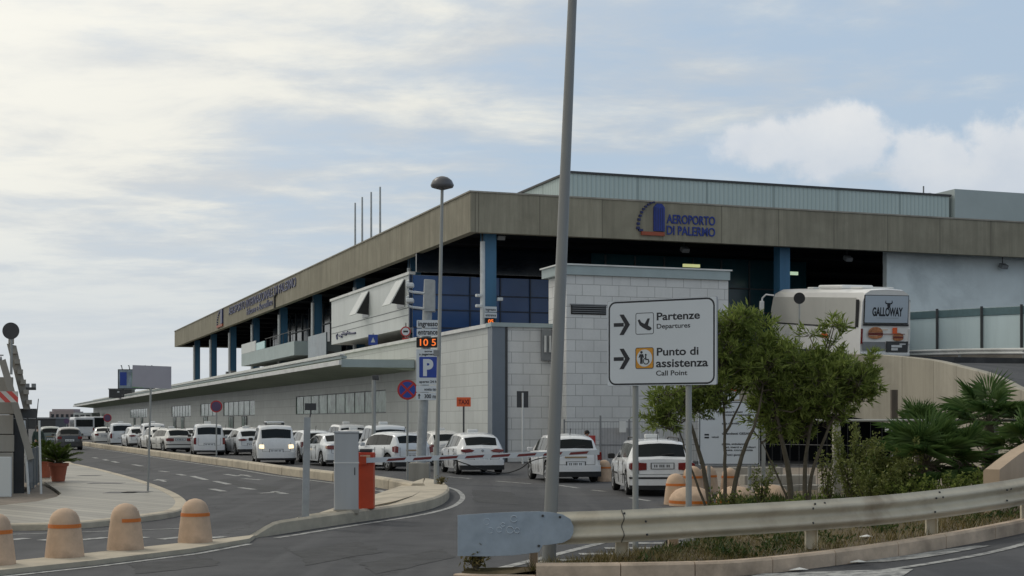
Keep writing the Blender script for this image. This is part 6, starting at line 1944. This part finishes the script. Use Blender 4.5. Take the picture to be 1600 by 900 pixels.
cl2 = clump_field(12, b2, D2, [(1215, 580, 46, 52, 0), (1265, 592, 52, 44, 0), (1318, 592, 44, 32, -.1), (1352, 585, 20, 24, -.1), (1295, 578, 40, 22, .1), (1192, 528, 24, 24, .2), (1300, 525, 9, 26, .1), (1268, 615, 60, 34, 0), (1330, 610, 30, 24, 0), (1222, 642, 48, 42, .2), (1302, 640, 30, 20, 0), (1186, 640, 20, 22, .1), (1262, 660, 30, 30, .3), (1258, 528, 9, 14, 0)], 215)
oleander('oleander_tree', 'larger oleander tree with dark upright stems, in front of the white coach', b2, st2, cl2, 6)

def shrub(name, label, base, w, h, n, m, seed, L=.07, group=None, stems=9, cat='shrub'):
    r = random.Random(seed); root = thing(name, label, cat, base, 0, group)
    sm = MB(); lf = MB()
    for _ in range(stems):
        a = r.uniform(0, 2*PI); q = r.uniform(.2, 1)
        tip = Vector((math.cos(a)*w*q, math.sin(a)*w*q*.7, h*r.uniform(.6, 1.05)))
        st = Vector((tip.x*.15, tip.y*.15, 0)); mid = (st+tip)/2+Vector((r.uniform(-.08, .08), r.uniform(-.08, .08), .05))
        sm.tube([st, mid, tip], [.014, .010, .004], 4, cap=False)
        for _ in range(n//stems):
            t = r.uniform(.18, 1.0); p = st.lerp(mid, t*2) if t < .5 else mid.lerp(tip, t*2-1)
            p = p + rvec(r)*r.uniform(.0, .14)
            leaf_quad(lf, p, rvec(r)+Vector((0, 0, .3)), L*r.uniform(.6, 1.3), L*.5*r.uniform(.7, 1.2), rvec(r))
    sm.build('stem', M_BARK, root, recalc=False); lf.build('foliage', m, root, recalc=False)
    return root
def at(px, py, d): c = P(px, py, d); return (c.x, c.y, .1)
shrub('basal_shrub', 'small leafy shoots around the foot of the twin stemmed oleander', at(1138, 790, 25.7), .36, .62, 700, M_LEAF2, 31, .08)
shrub('basal_shrub', 'dark shoots around the foot of the larger oleander', at(1262, 790, 25.9), .34, .60, 700, M_LEAF, 32, .08)
for i, (lab, px, d, w, h, n) in enumerate((('tall sparse yellowish shrub right of the pale fence post', 1345, 31.5, .55, 1.65, 1300), ('leafy pale green shrub in front of the spreading palm', 1392, 29.6, .75, 1.35, 2600), ('low yellow green shrub at the left of the bed by the fence post', 1368, 29.2, .7, 1.1, 2000), ('brownish thin shrub just left of the tall fence post', 1292, 33, .4, 1.2, 500), ('pale shrub rising before the dark opening under the ramp', 1330, 31.8, .6, 1.75, 1700), ('bushy yellow green shrub left of the wide low palm', 1415, 29.8, .75, 1.45, 2200), ('low green shrub by the end of the concrete parapet', 1520, 28.6, .7, .9, 1500), ('loose shrub below the big palm, behind the rail joint', 1450, 28.8, .8, .85, 1500), ('thin shrub between the two oleander trees', 1190, 31, .35, 1.0, 420))):
    shrub('shrub', lab, at(px, 780, d), w, h, n, M_LEAF2 if i in (0, 1, 2, 3, 4, 5, 8) else M_LEAF, 40+i, .085, 'shrubs in the planting bed')

def frond(mb, st, base, dirv, L, r, fan=.62, nl=22):
    """fan palm frond: stalk, then narrow blades spread like a hand"""
    d = Vector(dirv).normalized()
    top = base + d*L*.55 + Vector((0, 0, -L*.05))
    st.tube([base, (base+top)/2+Vector((0, 0, .04)), top], [.014, .011, .008], 4, cap=False)
    d2 = (d + Vector((0, 0, -.15))).normalized()
    s = d2.cross(Vector((0, 0, 1))); s = s.normalized() if s.length > 1e-3 else Vector((1, 0, 0))
    s = (s + rvec(r)*.3).normalized(); n = s.cross(d2)
    for k in range(nl):
        a = (k/(nl-1)-.5)*2*R_(100)
        q = d2*math.cos(a) + s*math.sin(a)
        ln = fan*L*(.65+.35*math.cos(a*.6))*r.uniform(.88, 1.08)
        w = .024*L/.9+.004
        sd = q.cross(n).normalized()
        p0 = top; p1 = top + q*ln*.5; p2 = top + q*ln + Vector((0, 0, -ln*.16))+n*r.uniform(-.04, .04)
        mb.add([p0, p1+sd*w*.5+n*.008, p2, p1-sd*w*.5+n*.008], [(0, 1, 2), (0, 2, 3)])
def fan_palm(label, base, trunk_h, L, nf, seed, lean=(0, 0), group='fan palms in the bend of the ramp'):
    r = random.Random(seed); root = thing('fan_palm', label, 'palm', base, 0, group)
    lf = MB(); st = MB(); tr = MB()
    c = Vector((lean[0], lean[1], trunk_h))
    tr.tube([(0, 0, -.1), c*.5, c], [.16, .14, .12], 10)
    for i in range(nf):
        a = 2*PI*i*.382+r.uniform(-.3, .3); e = R_(r.uniform(-18, 85))
        d = Vector((math.cos(a)*math.cos(e), math.sin(a)*math.cos(e), math.sin(e)))
        frond(lf, st, c+d*.06, d, L*r.uniform(.8, 1.12), r)
    tr.build('trunk', M_BARK, root, smooth=True); st.build('stalk', M_BARK, root, recalc=False); lf.build('frond', M_PALM, root, recalc=False)
    return root
def pal(px, py, d): 
    c = P(px, py, d); return (c.x, d, .1), c.z-.1
for i, (lab, px, py, d, L, nf) in enumerate((('fan palm with a raised head against the ramp wall, right one', 1545, 655, 33.0, 1.1, 30), ('fan palm against the ramp wall, behind the middle one', 1438, 672, 37.0, 1.0, 24), ('wide low fan palm in the middle of the planting bed', 1448, 718, 30.3, 1.2, 40), ('fan palm spreading beside the end of the concrete parapet', 1505, 712, 30.5, 1.0, 30), ('fan palm cut by the right picture edge', 1605, 695, 31.0, .95, 22))):
    b, h = pal(px, py, d); fan_palm(lab, b, max(.25, h-.15), L, nf, 60+i)

# potted palms on the left pavement
def potted(label, px, py, s, seed):
    x, y = G(px, py, .125)
    root = thing('potted_palm', label, 'potted plant', (x, y, .125), 0, 'potted palms on the left pavement')
    MB().lathe([(.19*s, 0), (.27*s, .46*s), (.275*s, .47*s), (.31*s, .47*s), (.32*s, .56*s), (.29*s, .565*s), (.27*s, .50*s)], 24).build('pot', M_TERRA, root, smooth=True)
    r = random.Random(seed); lf = MB(); st = MB()
    for i in range(34):
        a = r.uniform(0, 2*PI); e = R_(r.uniform(25, 86)); L = r.uniform(.6, 1.0)*s*1.0
        d = Vector((math.cos(a)*math.cos(e), math.sin(a)*math.cos(e), math.sin(e)))
        b = Vector((0, 0, .52*s)); pts = [b + d*L*t + Vector((0, 0, -.35*L*t*t)) for t in (0, .25, .5, .75, 1)]
        st.tube(pts, [.012, .010, .008, .006, .003], 4, cap=False)
        for k in range(18):
            t = .2+.8*k/17; p = b + d*L*t + Vector((0, 0, -.35*L*t*t))
            for sg in (-1, 1):
                q = d.cross(Vector((0, 0, 1))).normalized()*sg + d*.7 + Vector((0, 0, r.uniform(-.1, .35)))
                leaf_quad(lf, p, q, .26*s*(1.1-.5*t), .04*s, Vector((0, 0, 1))+rvec(r)*.3)
    st.build('stalk', M_BARK, root, recalc=False); lf.build('frond', M_POTLEAF, root, recalc=False)
potted('palm in a terracotta pot on the left pavement, the nearer of two', 91, 752, 1.0, 71)
potted('palm in a terracotta pot half hidden behind the nearer potted palm', 69, 746, 1.05, 72)

# grass, weeds and flowers on the verge
r = random.Random(9)
g = MB(); wd = MB(); fl = MB()
def patch(u, v):
    return .5 + .5*math.sin(u*23+1.3)*math.cos(v*5+u*9) 
for _ in range(30000):
    u = r.random()**.9; v = r.random()
    x, y, z = verge_pt(.06+.94*u, .02+.93*v)
    if r.random() > .35+.65*patch(u, v): continue
    h = r.uniform(.04, .15)*(1.0 + .6*patch(u*1.7, v))
    a = r.uniform(0, 2*PI); d = Vector((math.cos(a)*.45, math.sin(a)*.45, 1))
    s = Vector((-math.sin(a), math.cos(a), 0))*.007
    p = Vector((x, y, z-.03)); g.add([p-s, p+s, p+d*h+Vector((math.cos(a), math.sin(a), 0))*h*.4], [(0, 1, 2)])
for _ in range(1100):
    u = r.random(); v = r.uniform(.1, .95)
    if patch(u*1.3+.2, v) < .38: continue
    x, y, z = verge_pt(.15+.85*u, v)
    for k in range(16):
        leaf_quad(wd, Vector((x, y, z-.01))+rvec(r)*.09, rvec(r)+Vector((0, 0, .7)), r.uniform(.06, .13), r.uniform(.02, .04), rvec(r))
for _ in range(70):
    u = r.uniform(.60, .92); v = r.uniform(.15, .6); x, y, z = verge_pt(u, v)
    if r.random() < .5: continue
    p = Vector((x, y, z+r.uniform(.10, .2))); fl.lathe([(.025, 0), (.02, .012), (.005, .016)], 7, Matrix.Translation(p))
tag(g.build('grass', M_GRASS, recalc=False), kind='stuff')
tag(wd.build('weeds', M_WEED, recalc=False), kind='stuff')
tag(fl.build('wildflowers', M_PETAL), kind='stuff')
# bed ground cover under the palms
g2 = MB()
for _ in range(5200):
    x = r.uniform(4.8, 13.5); y = r.uniform(28.3, 35)
    p = Vector((x, y, .08)); 
    leaf_quad(g2, p, rvec(r)*.6+Vector((0, 0, 1)), r.uniform(.08, .32), r.uniform(.015, .04), rvec(r))
tag(g2.build('ground_cover', M_WEED, recalc=False), kind='stuff')
# weed tuft at the left end of the kerb
shrub('weed_tuft', 'dry weed tuft growing at the left end of the kerb, under the end plate', (P(745, 893, 18.75).x, 18.75, .08), .14, .26, 300, M_GRASS, 90, .07, stems=10, cat='weed')
shrub('weed_tuft', 'weed tuft at the foot of the street lamp on the island nose', (P(690, 770, 40.2).x, 40.2, .22), .16, .2, 160, M_GRASS, 91, .06, stems=8, cat='weed')

# ================================================================== PEOPLE
def person(label, loc, rotz, parts_, h=1.72, glasses=False, arms='down'):
    """one skinned body; clothes are shells over it"""
    root = thing('person', label, 'person', loc, rotz)
    k = h/1.75
    J = {'pelvis': ((0, 0, .95), .135), 'waist': ((0, 0, 1.10), .125), 'chest': ((0, .01, 1.32), .150), 'neckb': ((0, 0, 1.47), .065), 'neck': ((0, .005, 1.54), .056), 'head0': ((0, .02, 1.61), .082), 'head1': ((0, .015, 1.68), .094), 'head2': ((0, .0, 1.735), .06)}
    E = [('pelvis', 'waist'), ('waist', 'chest'), ('chest', 'neckb'), ('neckb', 'neck'), ('neck', 'head0'), ('head0', 'head1'), ('head1', 'head2')]
    for s, n in ((-1, 'l'), (1, 'r')):
        J.update({'sh'+n: ((s*.19, 0, 1.42), .068), 'el'+n: ((s*.25, -.03, 1.14), .045), 'wr'+n: ((s*.25, .06, .90), .031), 'ha'+n: ((s*.25, .09, .82), .036),
                  'hip'+n: ((s*.095, 0, .88), .098), 'kn'+n: ((s*.105, .02, .50), .062), 'an'+n: ((s*.11, -.02, .10), .042), 'to'+n: ((s*.12, .16, .045), .04)})
        E += [('chest', 'sh'+n), ('sh'+n, 'el'+n), ('el'+n, 'wr'+n), ('wr'+n, 'ha'+n), ('pelvis', 'hip'+n), ('hip'+n, 'kn'+n), ('kn'+n, 'an'+n), ('an'+n, 'to'+n)]
        for f in range(4):
            a = 'f%d%s' % (f, n); x = s*.25; y = .115-.018*f + .0
            J[a] = ((x, .075+.022*f, .755 - (.01 if f in (1, 2) else 0)), .0095); J[a+'t'] = ((x-s*.012, .085+.022*f, .725-(.012 if f in (1, 2) else 0)), .008)
            E += [('ha'+n, a), (a, a+'t')]
        J['th'+n] = ((x-s*.03, .135, .80), .010); E.append(('ha'+n, 'th'+n))
    def skin(name, m, names, grow, root_j, parent):
        idx = {n: i for i, n in enumerate(names)}
        me = bpy.data.meshes.new(name)
        me.from_pydata([Vector(J[n][0])*k for n in names], [(idx[a], idx[b]) for a, b in E if a in idx and b in idx], [])
        o = bpy.data.objects.new(name, me); COL.objects.link(o)
        md = o.modifiers.new('skin', 'SKIN'); md.use_smooth_shade = True
        for i, n in enumerate(names):
            q = me.skin_vertices[0].data[i]; rr = J[n][1]*k + grow
            q.radius = (rr*(1.25 if n in ('pelvis', 'waist', 'chest') else 1), rr*(.85 if n in ('pelvis', 'waist', 'chest') else 1))
            q.use_root = n == root_j
        o.modifiers.new('sub', 'SUBSURF').levels = 2
        o.modifiers['sub'].render_levels = 2
        dg = bpy.context.evaluated_depsgraph_get(); dg.update()
        m2 = bpy.data.meshes.new_from_object(o.evaluated_get(dg)); bpy.data.objects.remove(o)
        m2.materials.clear(); m2.materials.append(m); m2.polygons.foreach_set('use_smooth', [True]*len(m2.polygons))
        o = bpy.data.objects.new(name, m2); COL.objects.link(o); o.parent = parent
        return o
    skin('body', M_SKIN, list(J), 0, 'pelvis', root)
    skin('jacket', parts_[0], ['pelvis', 'waist', 'chest', 'neckb', 'shl', 'ell', 'wrl', 'shr', 'elr', 'wrr'], .018, 'pelvis', root)
    skin('trousers', parts_[1], ['pelvis', 'hipl', 'knl', 'anl', 'hipr', 'knr', 'anr'], .013, 'pelvis', root)
    hd = Vector((0, .012, 1.665))*k
    MB().lathe([(.094, -.06), (.104, -.01), (.10, .045), (.07, .085), (.02, .102)], 16, Matrix.Translation(hd+Vector((0, -.016, .0))) @ Matrix.Rotation(R_(14), 4, 'X')).build('hair', M_HAIR, root, smooth=True)
    fc = MB().add([hd+Vector((-.012, .09, -.035)), hd+Vector((.012, .09, -.035)), hd+Vector((0, .118, -.035)), hd+Vector((0, .092, .015))], [(0, 1, 2), (0, 2, 3), (1, 3, 2), (0, 3, 1)])
    fc.build('nose', M_SKIN, root)
    ey = MB()
    for s in (-1, 1): ey.lathe([(.012, 0), (.010, .006), (.002, .008)], 10, Matrix.Translation(hd+Vector((s*.034, .088, .0))) @ Matrix.Rotation(R_(-90), 4, 'X'))
    ey.build('eyes', M_HAIR, root)
    MB().box(hd.x-.026, hd.x+.026, hd.y+.078, hd.y+.090, hd.z-.072, hd.z-.062).build('mouth', mat('lip', (0.30, 0.11, 0.10), 0.5), root)
    for s in (-1, 1): MB().obox(hd+Vector((s*.098, -.005, -.012)), (.018, .035, .06)).build('ear', M_SKIN, root, bevel=.006)
    if glasses:
        g_ = MB().box(hd.x-.072, hd.x+.072, hd.y+.092, hd.y+.104, hd.z-.02, hd.z+.022)
        for s in (-1, 1): g_.box(hd.x+s*.098-.004, hd.x+s*.098+.004, hd.y-.01, hd.y+.1, hd.z+.008, hd.z+.016)
        g_.build('sunglasses', M_BLACK, root)
    for s in (-1, 1):
        MB().obox(Vector((s*.115, .05, .045))*k, (.09, .27, .085)).build('shoe', M_BLACK, root, bevel=.03)
    return root
c = P(60, 667, 72); person('person in a dark green jacket standing behind the potted palms', (c.x, 72, 0), 0.2, (M_JACKET, M_TROUS), 1.74)
c = P(917, 681, 57.5); person('dark haired person in sunglasses and a red top behind the white hatchback', (c.x, 57.5, 0), R_(200), (M_REDTOP, M_TROUS), 1.60, True)
